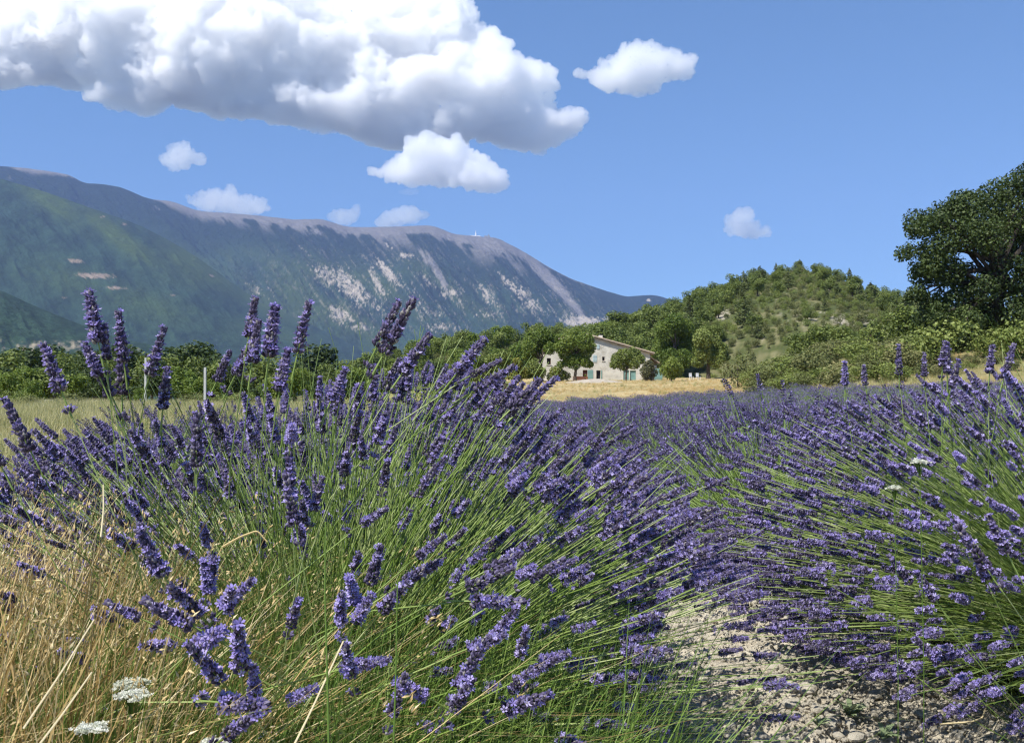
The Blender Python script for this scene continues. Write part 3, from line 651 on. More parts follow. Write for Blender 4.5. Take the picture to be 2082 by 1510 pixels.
wb.box(hx0+TH+.01, hx1-TH-.01, 3, 3.1, hz0-.9, ez1-.3)       # inner wall seen dark behind the openings
obj('wall', wb.mesh('wall', M_plaster), house)
# roof: two slopes with eaves, a row of barrel tiles along the verge
rf = MB(); oh = .45
def slope(xa, za, xb, zb_, mat=0):
    V = []; 
    for y in (-oh, D+oh):
        for dz in (.03, .22): V += [(xa, y, za+dz), (xb, y, zb_+dz)]
    rf.add(V, [(0, 1, 5, 4), (2, 6, 7, 3), (0, 2, 3, 1), (4, 5, 7, 6), (0, 4, 6, 2), (1, 3, 7, 5)], 0, mat)
e0 = (hx0-.6, ez0-(apz-ez0)*.6/(apx-hx0)); e1 = (hx1+.6, ez1-(apz-ez1)*.6/(hx1-apx))
slope(e0[0], e0[1], apx, apz); slope(apx, apz, e1[0], e1[1])
roof = obj('roof', rf.mesh('roof', M_tile), house)
tm = MB(); th = np.linspace(0, PI, 5)
V = [(x_, .13*math.cos(a), .13*math.sin(a)) for x_ in (0, .5) for a in th]
tm.add(V, [(i, i+1, 5+i+1, 5+i) for i in range(4)]).add([(x_, .10*math.cos(a), .10*math.sin(a)) for x_ in (0, .5) for a in th], [(5+i, 5+i+1, i+1, i) for i in range(4)])
tme = tm.mesh('roof_tile', M_tile)
for (xa, za, xb, zb_) in ((e0[0], e0[1], apx, apz), (apx, apz, e1[0], e1[1])):
    L_ = math.hypot(xb-xa, zb_-za); k = int(L_/.44)
    for row, yy in enumerate((-oh-.0, -oh+.28, -oh+.56)):
        for i in range(k):
            o = obj('roof_tile', tme, roof); f = i/k; o.location = (xa+(xb-xa)*f, yy, za+(zb_-za)*f+.225+.004*(i % 2)); o.rotation_euler = (0, -math.atan2(zb_-za, xb-xa), 0)
def frame(nm, px0, px1, py0, py1, mat, y0=.18, y1=.26, parent=house):
    return obj(nm, MB().box(hx(px0)+.01, hx(px1)-.01, y0, y1, hz(py1)+.01, hz(py0)-.01).mesh(nm, mat), parent)
def window(px0, px1, py0, py1):
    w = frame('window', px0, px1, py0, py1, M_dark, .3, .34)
    x0, x1, z0, z1 = hx(px0), hx(px1), hz(py1), hz(py0); m_ = MB(); fw = .05
    m_.box(x0, x0+fw, .2, .28, z0, z1).box(x1-fw, x1, .2, .28, z0, z1).box(x0+fw+.002, x1-fw-.002, .2, .28, z0, z0+fw).box(x0+fw+.002, x1-fw-.002, .2, .28, z1-fw, z1)
    obj('frame', m_.mesh('frame', M_brown), w); obj('sill', MB().box(x0-.08, x1+.08, -.1, .15, z0-.1, z0-.004).mesh('sill', M_plaster), w)
window(1224.5, 1229.5, 725, 733.5); window(1244.5, 1250.5, 723, 732); window(1301, 1308, 724, 736); window(1146, 1154, 727, 740); window(1112, 1120, 728, 741)
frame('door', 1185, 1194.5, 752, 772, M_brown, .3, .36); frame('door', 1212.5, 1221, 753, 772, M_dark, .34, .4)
frame('door', 1267.5, 1279, 752.5, 774, M_teal); frame('door', 1281, 1293, 753, 774, M_teal); frame('door', 1126, 1136, 752, 772, M_brown)
def shutter(px0, px1, py0, py1, mat):
    sh = MB(); x0, x1, z0, z1 = hx(px0), hx(px1), hz(py1), hz(py0); sh.box(x0, x1, -.07, -.03, z0, z1); n = 3
    sh.box(x0+.04, x1-.04, -.095, -.072, z0+(z1-z0)*.18, z0+(z1-z0)*.24).box(x0+.04, x1-.04, -.095, -.072, z0+(z1-z0)*.76, z0+(z1-z0)*.82)
    o = obj('shutter', sh.mesh('shutter', mat), house); return o
shutter(1195, 1205.5, 752, 773, M_teal)['label'] = 'teal door shutter folded open'; shutter(1205.3, 1209.3, 722, 736, M_pale); shutter(1209.7, 1213.5, 722, 736, M_pale); shutter(1213.5, 1219, 700.5, 709.5, M_pale)
shutter(1308.2, 1311.5, 724, 736, M_pale); shutter(1222, 1224, 753, 772, M_teal)
# lean-to on the right with its own roof and teal door
le = MB(); lx0, lx1 = hx1+.003, hx(1338); le.box(lx0, lx1, 1.5, 1.9, hz0-1, hz(742)).box(lx1-.4, lx1-.003, 1.903, 8, hz0-1, hz(742)-.01); obj('lean_to_wall', le.mesh('lean_to_wall', M_plaster), house)
V = [(lx0, 1.1, hz(724)), (lx1+.4, 1.1, hz(738)), (lx1+.4, 8.3, hz(738)), (lx0, 8.3, hz(724))]; V += [(a, b_, c_+.15) for a, b_, c_ in V]
obj('lean_to_roof', MB().add(V, [(3, 2, 1, 0), (4, 5, 6, 7), (0, 1, 5, 4), (1, 2, 6, 5), (2, 3, 7, 6), (3, 0, 4, 7)]).mesh('lean_to_roof', M_tile), house)
obj('chimney', MB().box(apx+3.2, apx+3.8, 4, 4.6, apz-2, apz-.15+.2).mesh('chimney', M_plaster), house)
gt = MB()
for i in range(6): gt.box(hx(1328)+i*.2, hx(1328)+i*.2+.19, 0, .05, 0, 1.75)
gt.box(hx(1328), hx(1328)+1.19, -.04, -.002, .3, .4).box(hx(1328), hx(1328)+1.19, -.04, -.002, 1.3, 1.4)
g_ = obj('garden_gate', gt.mesh('garden_gate', M_teal)); g_.location = (0, HY-1.5, gz(hx(1335), HY-1.5)-.05)
tag(g_, 'teal plank gate standing at the right corner of the farmhouse', 'gate')
pl = empty('planter', (hx(1176), HY-1.2, gz(hx(1176), HY-1.2)), 'low brown planter box against the farmhouse wall left of the brown door', 'planter')
obj('planter_box', MB().box(-.9, .9, -.2, .2, -.1, .55).mesh('planter_box', M_brown), pl)
pt = empty('flower_pot', (hx(1191), HY-.9, gz(hx(1191), HY-.9)), 'terracotta flower pot by the brown farmhouse door', 'pot')
obj('pot', cyl(MB(), 0, 0, -.05, .45, .2, .3, 12).mesh('pot', M_terra), pt); obj('pot_plant', leaves(MB(), [(0, 0, .6)], [.28], 160, .1, np.random.RandomState(3)).mesh('pot_plant', M_bright), pt)
# gravel mound and path in front of the house
th = np.linspace(0, 2*PI, 49)[:-1]; rr = np.linspace(0, 1, 14); A_, Q_ = np.meshgrid(th, rr); ax = A_.ravel(); q = Q_.ravel()
mx = hx(1205)*140/155+q*np.cos(ax)*4.1; my = 139+q*np.sin(ax)*5; mz = ground(mx, my)+.35*(1-q**2)**1.2+.25*(n2(mx*1.5, my*1.5, 4, 8)-.5)*(1-q)-.05*q
M_gravel = solid('gravel', [(.3, (.27, .23, .18)), (.5, (.40, .35, .28)), (.7, (.50, .45, .37))], 2.2, .95, .06, 9, 7)
tag(obj('gravel_mound', MB().add(np.stack([mx, my, mz], 1), grid_faces(14, 48, True)).mesh('gravel_mound', M_gravel, True)), kind='structure')

def hb(px, Y): return by_px(px, Y, -.1)
big_tree('acacia_tree', 'tall tiered acacia in front of the farmhouse gable, left of the doors', hb(1170, 146), P(1171, 715, 146), .22,
    [(1170, 682, 17), (1155, 697, 18), (1188, 694, 18), (1200, 706, 13), (1142, 707, 14), (1172, 706, 22), (1150, 719, 14), (1190, 718, 14), (1168, 735, 16), (1152, 737, 9), (1190, 736, 11), (1200, 741, 7), (1140, 741, 8)], 146, 10000, .25, M_bright)
big_tree('acacia_tree', 'forked slender acacia at the left corner of the farmhouse', hb(1105, 148), P(1100, 720, 148), .2,
    [(1082, 690, 17), (1105, 683, 18), (1125, 692, 15), (1075, 708, 15), (1095, 704, 18), (1118, 708, 13), (1085, 722, 13), (1133, 700, 8), (1072, 724, 10)], 148, 7600, .25, M_bright)
big_tree('umbrella_tree', 'small round-topped tree shading the teal doors of the farmhouse', hb(1273, 146), P(1273, 742, 146), .15,
    [(1256, 730, 13), (1273, 724, 15), (1291, 722, 14), (1303, 730, 10), (1248, 741, 9), (1268, 738, 15), (1288, 738, 13), (1262, 716, 7), (1287, 711, 7)], 146, 8500, .2, M_oak, v0=.8)
big_tree('walnut_tree', 'big bright green tree directly right of the farmhouse', hb(1372, 168), P(1372, 690, 168), .35,
    [(1345, 672, 18), (1370, 658, 20), (1392, 668, 20), (1352, 700, 22), (1380, 695, 24), (1405, 690, 20), (1358, 728, 20), (1385, 730, 20), (1410, 720, 18), (1340, 715, 14)], 168, 15000, .26, M_bright)
big_tree('walnut_tree', 'broad green tree over the garden chairs, second right of the farmhouse', hb(1440, 160), P(1440, 700, 160), .3,
    [(1425, 690, 20), (1448, 695, 20), (1465, 710, 16), (1430, 715, 18), (1455, 730, 17), (1475, 725, 12), (1418, 735, 13), (1440, 675, 14)], 160, 12000, .25, M_oak, v0=.75)
big_tree('round_shrub', 'bright pale green round shrub on the dry grass right of the teal gate', hb(1365, 138), P(1365, 755, 138), .1, [(1365, 742, 15), (1353, 752, 12), (1377, 752, 13), (1365, 758, 14), (1368, 733, 9)], 138, 3000, .22, M_bright, v0=.8)['category'] = 'shrub'
M_olive = leafy('oleander_leaves', [(0, (.08, .09, .04)), (.6, (.15, .15, .07)), (.85, (.22, .17, .11)), (1, (.45, .27, .25))], .7, .2)
big_tree('oleander_shrub', 'brownish oleander bush with a few pink flowers at the farmhouse corner', hb(1318, 143), P(1318, 760, 143), .08, [(1318, 745, 12), (1310, 756, 11), (1327, 757, 11), (1318, 766, 12), (1322, 738, 7)], 143, 2500, .2, M_olive, v0=.5)['category'] = 'shrub'
M_yellow = leafy('yellowish_leaves', [(0, (.09, .11, .02)), (.5, (.18, .20, .035)), (1, (.34, .32, .06))], .6, .3)
big_tree('round_shrub', 'yellow-green rounded shrub left of the farmhouse', hb(1048, 142), P(1048, 755, 142), .1, [(1048, 748, 17), (1036, 757, 14), (1060, 757, 14), (1048, 738, 11), (1050, 764, 14)], 142, 3200, .22, M_yellow)['category'] = 'shrub'
big_tree('round_shrub', 'dark green rounded shrub between the yellow-green shrub and the farmhouse', hb(1086, 144), P(1086, 755, 144), .1, [(1084, 750, 16), (1072, 758, 12), (1096, 758, 14), (1086, 738, 10)], 144, 2800, .22, M_oak, v0=.6)['category'] = 'shrub'
big_tree('round_shrub', 'feathery green shrub spilling over the foot of the farmhouse wall between the two acacias', hb(1135, 149), P(1135, 760, 149), .1, [(1128, 755, 11), (1140, 760, 11), (1152, 764, 9), (1120, 766, 9), (1138, 768, 10)], 149, 2200, .22, M_oak, v0=.9)['category'] = 'shrub'
big_tree('stunted_tree', 'stunted tree with thick dark trunk on the dry bank left of the farmhouse', hb(1026, 104), P(1022, 745, 104), .32, [(1020, 728, 12), (1012, 738, 12), (1030, 735, 12), (1022, 720, 8), (1008, 725, 7), (1036, 722, 6), (1018, 748, 8)], 104, 3000, .18, M_oak, v0=.6)
for i, px in enumerate((970, 990, 952)):
    sized(BROAD, 'oak_tree', px, 120, 712+i*6, 'dark round tree behind the bank bushes, left of the yellow-green shrub', 'tree', 'dark trees behind the bank bushes', 1.3)
for px, lb in ((1406, 'white garden chair under the trees, nearer the farmhouse'), (1420, 'white garden chair under the trees, farther from the farmhouse')):
    p = hb(px, 150); e = empty('garden_chair', p+Vector((0, 0, .1)), lb, 'chair', None, .5)
    obj('seat', MB().box(-.25, .25, -.25, .25, .42, .46).mesh('seat', M_white), e); obj('backrest', MB().box(-.25, .25, .24, .28, .5, 1.0).mesh('backrest', M_white), e)
    for sx in (-.22, .22):
        for sy in (-.22, .22): obj('leg', MB().box(sx-.025, sx+.025, sy-.025, sy+.025, -.1, .419).mesh('leg', M_white), e)
# posts and the pale ledge beyond the meadow
M_post = solid('concrete', [(.3, (.40, .40, .38)), (.7, (.55, .55, .52))], 3, .9)
for px, Y, top, lb in ((296, 74, 727, 'taller pale concrete post beyond the meadow with an insulator on top'), (417, 66, 747, 'shorter pale concrete post standing before the light green trees')):
    p = by_px(px, Y, -.2); H_ = CH+(HZ-top)/F*Y-p.z
    e = empty('concrete_post', p, lb, 'post'); obj('pole', MB().box(-.07, .07, -.07, .07, 0, H_).mesh('pole', M_post), e)
    if px == 296: obj('insulator', cyl(cyl(MB(), 0, 0, H_+.002, H_+.12, .03, .03, 8), 0, 0, H_+.12, H_+.32, .1, .05, 8).mesh('insulator', M_dark), e)
p = by_px(118, 70, -.2); rg = MB()
for i in range(7):
    x = -1.3+i*.42; rg.box(x, x+.40, -.2+.05*math.sin(i*2), .35, 0, .42+.12*math.sin(i*1.7))
e = empty('stone_ledge', p, 'pale low stone ledge between bushes at the back of the meadow', 'ledge'); 
for i in range(7):
    x = -1.3+i*.42; obj('stone', MB().box(x, x+.40, -.2+.05*math.sin(i*2), .35, 0, .62+.14*math.sin(i*1.7)).mesh('stone', M_plaster), e)

# ------------------------------------------------------------------ meadow, dry grass
def blades(mb, x, y, z, h, w, lean, rng, segs=4, v=None, mat=0, wind=(.12, 0)):
    n = len(x); a = rng.rand(n)*6.28; L_ = lean*rng.rand(n)
    t = np.linspace(0, 1, segs)[None]; dx = (np.cos(a)*L_)[:, None]*h[:, None]*t**1.8+wind[0]*h[:, None]*t**2; dy = (np.sin(a)*L_)[:, None]*h[:, None]*t**1.8
    pts = np.stack([x[:, None]+dx, y[:, None]+dy, z[:, None]+h[:, None]*t*(1-.25*L_[:, None]*t)], -1)
    b = a+PI/2+rng.normal(size=n)*.8; side = np.stack([np.cos(b), np.sin(b), np.zeros(n)], 1)
    wd = w[:, None]*np.array([1, .95, .7, .15] if segs == 4 else [1, .6, .1])[None]
    mb.ribbons(pts, wd, side, rng.rand(n) if v is None else v, mat); return pts
tuft = []
for k in range(4):
    rng = np.random.RandomState(200+k); n = 60; m_ = MB(); q = rng.normal(size=(n, 2))*.16
    blades(m_, q[:, 0], q[:, 1], np.zeros(n), .35+.35*rng.rand(n), .006+.004*rng.rand(n), .5, rng, 3, np.clip(.25+.6*rng.rand(n), 0, 1)); tuft.append(m_.mesh('tuft', M_meadow))
for k in range(2):
    rng = np.random.RandomState(220+k); n = 45; m_ = MB(); q = rng.normal(size=(n, 2))*.18
    blades(m_, q[:, 0], q[:, 1], np.zeros(n), .2+.3*rng.rand(n), .006+.004*rng.rand(n), .8, rng, 3, .25+.5*rng.rand(n)); tuft.append(m_.mesh('tuft', M_straw))
n = 9000; Yr = 7+63*R.rand(n)**.7; ur = -.85+.82*R.rand(n); xr = ur*Yr; ok = xr < row_x(-.5, Yr)-.3; xr, Yr = xr[ok], Yr[ok]; n = len(xr)
xr2 = R.uniform(-5, 45, 3500); Y2 = R.uniform(45, 150, 3500); ok = (Y2 > field_edge(xr2/Y2)+.6) & (np.abs(xr2-hx(1207)*Y2/HY) > 0); xr2, Y2 = xr2[ok], Y2[ok]
x3 = R.uniform(12, 48, 5200); Y3 = R.uniform(46, 95, 5200); ok = Y3 > field_edge(x3/Y3)+.4; xr2 = np.concatenate([xr2, x3[ok]]); Y2 = np.concatenate([Y2, Y3[ok]])
x_ = np.concatenate([xr, xr2]); y_ = np.concatenate([Yr, Y2]); n = len(x_); sc_ = np.concatenate([(.45+.3*R.rand(len(xr))+Yr/130)*(.55+.9*n2(xr*.22, Yr*.16, 4, 19)), .25+.5*R.rand(len(xr2))])
scatter('grass', np.stack([x_, y_, ground(x_, y_)-.05], 1), np.stack([np.zeros(n), np.zeros(n), R.rand(n)*6.28], 1), sc_, np.where(np.arange(n) < len(xr), R.randint(0, 5, n), np.where((x_/y_ < .24) & (R.rand(n) < .85), 4+R.randint(0, 2, n), R.randint(0, 5, n))), tuft)

# ------------------------------------------------------------------ lavender
CAL = spindle(5, [0, .0022, .0052, .0075], [0, .0013, .0016, 0])
def petal_tpl():
    V = [(0, 0, 0)]; Fc = []
    for i in range(5):
        a = 2*PI*i/5; V += [(.0030*math.cos(a-.42), .0030*math.sin(a-.42), .0014), (.0040*math.cos(a+.0), .0040*math.sin(a+.0), .0022), (.0030*math.cos(a+.42), .0030*math.sin(a+.42), .0014)]
        k = 1+i*3; Fc += [(0, k, k+1), (0, k+1, k+2)]
    return np.array(V), np.array(Fc)
PET = petal_tpl()
def spike_hero(seed, L=.062, floret=.3, low=True):
    rng = np.random.RandomState(seed); m_ = MB(); T = []; Dd = []; tf = []; td = []
    nw = 10; zs_ = list(np.linspace(0, L, nw)); 
    if low: zs_ = [-.026-.01*rng.rand()]+zs_
    for i, z in enumerate(zs_):
        f = max(0, z)/L; r = .0034*(1-.55*f) if z >= 0 else .003; nb = (12 if f < .75 else 8) if z >= 0 else 7
        for j in range(nb):
            a = 2*PI*j/nb+rng.rand()*.5+i*.4; tilt = (.70-.42*f)*(.7+.55*rng.rand()); d = np.array([math.cos(a)*math.sin(tilt), math.sin(a)*math.sin(tilt), math.cos(tilt)])
            p = np.array([math.cos(a)*r, math.sin(a)*r, z+rng.normal()*.0009]); T.append(p); Dd.append(d)
            if rng.rand() < floret: tf.append(p+d*.0072*(.9+.2*rng.rand())); td.append(d+rng.normal(size=3)*.25)
    for j in range(5):
        d = np.array([rng.normal()*.3, rng.normal()*.3, 1]); T.append(np.array([0, 0, L])); Dd.append(d/np.linalg.norm(d))
    T = np.array(T); Dd = np.array(Dd); n = len(T); sc_ = (1.0+.5*rng.rand(n))
    m_.batch(*CAL, rotz_to(Dd, rng.rand(n)*6)*sc_[:, None, None], T, np.clip(.5+.3*rng.normal(size=n), .02, .98))
    if tf: m_.batch(*PET, rotz_to(np.array(td), rng.rand(len(tf))*6)*(1.0+.5*rng.rand(len(tf)))[:, None, None], np.array(tf), rng.rand(len(tf)), 1)
    m_.tubes(np.array([[(0, 0, -.04), (0, 0, -.015), (0, 0, L*.95)]]), np.array([.0011, .0011, .0008]), 4, .6, 2)
    return m_.mesh('flower_spike', [M_calyx, M_petal, M_stem])
HERO = [spike_hero(300+i, .052+.005*(i % 4), (.14, .24, .36, .06, .45, .26, .2, .32)[i], i % 3 != 1) for i in range(8)]
def spike_mid(mb, T, D, S, rng):
    """many light-weight spikes: seven whorls of little buds each"""
    tv, tf = spindle(3, [-.001, .004, .0095], [0, .0026, 0]); n = len(T); Mx = rotz_to(D, rng.rand(n)*6.28)
    P_ = []; Q_ = []; Vv = []
    for w in range(7):
        f = w/6.; z = .060*f-.004
        for j in range(4):
            a = 2*PI*j/4+rng.rand(n)*1.2+w*.8; tl = (.95-.5*f); r = .0034*(1-.5*f)
            loc = np.stack([np.cos(a)*r, np.sin(a)*r, np.full(n, z)], 1); d = np.stack([np.cos(a)*math.sin(tl), np.sin(a)*math.sin(tl), np.full(n, math.cos(tl))], 1)
            P_.append(T+np.einsum('nij,nj->ni', Mx, loc)*S[:, None]); Q_.append(np.einsum('nij,nj->ni', Mx, d)); Vv.append(rng.rand(n)**1.3)
    P_ = np.concatenate(P_); Q_ = np.concatenate(Q_); Vv = np.concatenate(Vv); S4 = np.tile(S, 28)
    mb.batch(tv, tf, rotz_to(Q_, rng.rand(len(Q_))*6)*(S4*1.12)[:, None, None], P_, Vv, 0)
def spike_far(mb, T, D, S, rng):
    tv, tf = spindle(3, [-.005, .012, .045, .07], [0, .0085, .007, 0]); n = len(T)
    mb.batch(tv, tf, rotz_to(D, rng.rand(n)*6)*S[:, None, None], T, rng.rand(n*len(tf)).reshape(n, -1), 0)
def stems(n, rng, L=1.0, lean=(0, 0), aw=None, tmax=82, r0=.12, up=1.06, flatz=.84, jit=.13, tmin=0, K=7):
    """stem curves of one plant: pts (n,K,3) and the direction at the tip"""
    th = []; ph = []
    while len(th) < n:
        c = rng.uniform(math.cos(math.radians(tmax)), math.cos(math.radians(tmin))); p = rng.rand()*2*PI
        if aw is not None:
            w = aw(p, math.acos(c))
            if rng.rand() > w: continue
        th.append(math.acos(c)); ph.append(p)
    th = np.array(th); ph = np.array(ph)
    d = np.stack([np.sin(th)*np.cos(ph), np.sin(th)*np.sin(ph), np.cos(th)], 1)
    LL = L*(flatz+(up-flatz)*np.cos(th))*(1+jit*rng.normal(size=n).clip(-2, 1.6))
    b = rng.normal(size=(n, 2))*r0*.6; P0 = np.concatenate([b, np.zeros((n, 1))], 1)
    upv = np.array([0, 0, 1.0]); P1 = P0+(d*.55+upv*.45)*(LL*.5)[:, None]; P2 = P0*.6+d*LL[:, None]+np.array([lean[0], lean[1], 0])*LL[:, None]
    P2[:, 2] = np.maximum(P2[:, 2], .035); P1 += rng.normal(size=(n, 3))*.02
    t = np.linspace(0, 1, K)[None, :, None]; pts = (1-t)**2*P0[:, None]+2*t*(1-t)*P1[:, None]+t*t*P2[:, None]
    td = P2-P1; td /= np.linalg.norm(td, axis=1, keepdims=True)
    return pts, td
def leafmound(mb, n, r, h, rng, mat=0, ln=.05, w=.0016):
    """narrow leaves near the base"""
    a = rng.rand(n)*6.28; q = r*np.sqrt(rng.rand(n)); z = h*rng.rand(n)*(1-(q/r)**2*.7)
    base = np.stack([q*np.cos(a), q*np.sin(a), z], 1); d = np.stack([np.cos(a)*.6, np.sin(a)*.6, np.full(n, .8)], 1)+rng.normal(size=(n, 3))*.35
    d /= np.linalg.norm(d, axis=1, keepdims=True); Ls = ln*(.6+.8*rng.rand(n))[:, None]
    pts = np.stack([base, base+d*Ls*.5, base+d*Ls], 1); mb.ribbons(pts, w*np.array([1, 1, .2])[None], rdir(n, rng), rng.rand(n)*.75, mat)
def topline(pts, env):
    px = 1041+pts[:, 0]/np.maximum(pts[:, 1], .1)*F; py = HZ-(pts[:, 2]-CH)/np.maximum(pts[:, 1], .1)*F
    return px, py, py-np.interp(px, [e_[0] for e_ in env], [e_[1] for e_ in env])
def hero_plant(loc, label, seed, n, L, lean, aw, nextra, tmax, extra=None, big=300, env=None, near=0, ssc=1.0, gap=0):
    rng = np.random.RandomState(seed); e = empty('lavender_plant', loc, label, 'lavender plant', 'lavender plants')
    pts, td = stems(int(n*2.2) if env else n, rng, L, lean, aw, tmax)
    if env:                                              # the outline that wind and neighbours have given the plant
        px_, py_, dy_ = topline(pts[:, -1]+np.array(loc), env)
        ok = (dy_-55+40*rng.rand(len(dy_)) > 0) & ((pts[:, -1, 1]+loc[1] > near) | (rng.rand(len(dy_)) < .06))
        inb = (px_ > 1310) & (px_ < 1500+(py_-1230)*1.9) & (py_ > 1225); ok &= ~(inb & (rng.rand(len(dy_)) < .93)); pts, td = pts[ok][:n], td[ok][:n]; n = len(pts)
    if extra is not None:                               # stems whose tips stand where the photograph shows them
        ex = np.array([tuple(Vector(q)-Vector(loc)) for q, _ in extra]); ex += rng.normal(size=ex.shape)*np.array([.006, .02, .006]); P0 = rng.normal(size=(len(ex), 3))*np.array([.05, .05, 0])
        dd = np.array([tuple(v_) for _, v_ in extra]); dd /= np.linalg.norm(dd, axis=1, keepdims=True)
        LL = np.linalg.norm(ex-P0, axis=1)[:, None]; P1 = ex-dd*LL*.5; t = np.linspace(0, 1, 7)[None, :, None]
        pe = (1-t)**2*P0[:, None]+2*t*(1-t)*P1[:, None]+t*t*ex[:, None]; pts = np.concatenate([pe, pts]); td = np.concatenate([dd, td]); n = len(pts)
    m_ = MB(); sp = 1.0-.05*0
    m_.tubes(pts, np.linspace(.0016, .0010, 7)[None], 4, np.clip(.25+.7*rng.rand(n), 0, 1))
    p2, t2 = stems(nextra, rng, L*.72, (lean[0]*.7, lean[1]*.7), None, 88 if loc[0] < 1 else 72, .16, jit=.3)      # flowerless stems that thicken the bush
    m_.tubes(p2, np.linspace(.0017, .0006, 7)[None], 3, rng.rand(nextra)*.9)
    leafmound(m_, nextra*3, .42*L, .42*L, rng); leafmound(m_, nextra, .25*L, .6*L, rng, ln=.07)
    # pairs of leaves up the stems
    k = 1+rng.randint(0, 3, n); base = pts[np.arange(n), k]; d = rdir(n, rng)*.5+np.array([0, 0, .8]); d /= np.linalg.norm(d, axis=1, keepdims=True)
    m_.ribbons(np.stack([base, base+d*.03, base+d*.055], 1), .0018*np.array([1, 1, .2])[None], rdir(n, rng), rng.rand(n), 0)
    obj('stems', m_.mesh('stems', M_stem), e, kind='stuff')
    tips = pts[:, -1]; wpos = tips+np.array(loc); dist = np.linalg.norm(wpos-np.array((0, 0, CH)), axis=1)
    vx = wpos[:, 0]/np.maximum(wpos[:, 1], .05); vis = (np.abs(vx) < .56) & (wpos[:, 1] > .3); order = np.argsort(np.where(vis, dist, dist+50)); sel = order[:big]; rest = order[big:]
    scl = (.8+.42*rng.rand(n))*ssc
    if extra is not None: scl[:len(extra)] *= np.where(np.arange(len(extra)) < 28, rng.uniform(.95, 1.15, len(extra)), rng.uniform(.76, .95, len(extra)))/ssc
    Mx = rotz_to(td, rng.rand(n)*6.28); vi = rng.randint(0, len(HERO), n)
    for i in sel:
        o = bpy.data.objects.new('flower_spike', HERO[vi[i]]); COL.objects.link(o); o.parent = e
        o.matrix_local = Matrix.Translation(Vector(tips[i]))@Matrix(Mx[i].tolist()).to_4x4()@Matrix.Diagonal((scl[i]*1.08, scl[i]*1.08, scl[i]*1.05, 1))
    eul = np.array([tuple(Matrix(Mx[i].tolist()).to_euler()) for i in rest])
    if len(rest): scatter('flower_spikes', tips[rest], eul, scl[rest]*1.05, vi[rest], HERO, 'stuff', e)
    return e
# tips that stand out in the photograph: (pixel of the base of the spike, distance, direction)
YS = 1.22
def T(px, py, Y, dx, dz, dy=0): return (P(px, py, Y*YS), Vector((dx, dy, dz)))
exA = [T(598, 712, 1.28, .22, 1), T(515, 740, 1.25, .15, 1), T(533, 730, 1.3, .12, 1), T(757, 706, 1.3, .5, 1), T(778, 715, 1.32, .55, 1), T(510, 680, 1.27, .18, 1), T(203, 700, 1.3, -.2, 1), T(220, 745, 1.32, -.05, 1), T(250, 740, 1.33, -.12, 1),
       T(155, 780, 1.25, -.4, 1), T(190, 755, 1.28, -.45, 1), T(230, 800, 1.3, -.5, 1), T(270, 800, 1.35, .0, 1), T(295, 770, 1.4, .3, 1), T(70, 905, 1.3, -.5, 1), T(18, 960, 1.2, -.5, 1), T(330, 830, 1.4, .1, 1), T(440, 785, 1.35, .45, 1), T(465, 775, 1.36, .5, 1),
       T(680, 800, 1.4, .45, 1), T(815, 760, 1.4, .7, 1), T(905, 790, 1.4, .8, .8), T(925, 760, 1.4, .8, 1), T(950, 800, 1.42, 1, .6), T(960, 770, 1.45, 1, .5), T(1040, 850, 1.5, .9, .9), T(1060, 830, 1.55, 1, .9), T(545, 800, 1.35, .2, 1),
       T(620, 1050, 1.15, -.2, 1), T(610, 1000, 1.2, -.05, 1), T(650, 1040, 1.2, .25, 1), T(405, 945, 1.25, 0, 1), T(870, 1010, 1.3, .6, 1), T(840, 970, 1.3, .8, .9),
       T(355, 1165, 1.05, -.5, 1, -.2), T(315, 1175, 1.1, -.3, 1, -.2), T(400, 1250, 1.0, -.3, .6, -.6), T(440, 1240, 1.0, .3, .4, -.7), T(415, 1200, 1.02, .3, .8, -.5), T(450, 1190, 1.03, -.1, 1, -.3), T(470, 1225, 1.03, .7, .7, -.3), T(370, 1260, 1.0, -.5, .4, -.6),
       T(365, 1300, .98, -1, .6, -.2), T(300, 1255, 1.0, -1, .5, -.1), T(385, 1335, .98, .6, .4, -.6), T(620, 1245, 1.05, .3, .7, -.7), T(700, 1270, 1.05, .1, .8, -.6), T(735, 1260, 1.06, .5, .8, -.4), T(715, 1240, 1.06, -.1, .8, -.6), T(765, 1250, 1.08, .7, .8, -.3),
       T(765, 1190, 1.1, .3, 1, -.3), T(735, 1060, 1.15, .9, .6, -.1), T(815, 1180, 1.15, 1, .6, -.2), T(860, 1130, 1.15, .9, .7, -.2), T(945, 1190, 1.18, 1, .5, -.2), T(1000, 1165, 1.2, 1, .5), T(1080, 1175, 1.25, 1, .6), T(1120, 1160, 1.28, 1, .5), T(945, 1220, 1.15, 1, .1, -.5),
       T(965, 1320, 1.08, 1, .5, -.5), T(1010, 1310, 1.1, .7, .9, -.3), T(1060, 1320, 1.1, .2, .9, -.5), T(1075, 1360, 1.1, 1, .6, -.3), T(1110, 1340, 1.12, 1, .4, -.4), T(935, 1390, 1.03, .5, 1, -.4), T(905, 1440, 1.0, .5, .9, -.5), T(1040, 1440, 1.02, 1, .5, -.5), T(1030, 1400, 1.05, .6, .8, -.5),
       T(730, 1345, 1.0, 1, .3, -.5), T(715, 1380, .98, -.1, 1, -.5), T(510, 1335, 1.0, .1, .9, -.6), T(435, 1390, .98, -.4, .8, -.6), T(455, 1410, .98, .9, .1, -.5), T(590, 1415, 1.0, .9, .5, -.4), T(500, 1480, .95, .6, .5, -.5), T(530, 1385, 1.02, .1, .8, -.5),
       T(880, 1440, .98, -.9, .6, -.4), T(800, 1470, .98, .3, .9, -.3)]
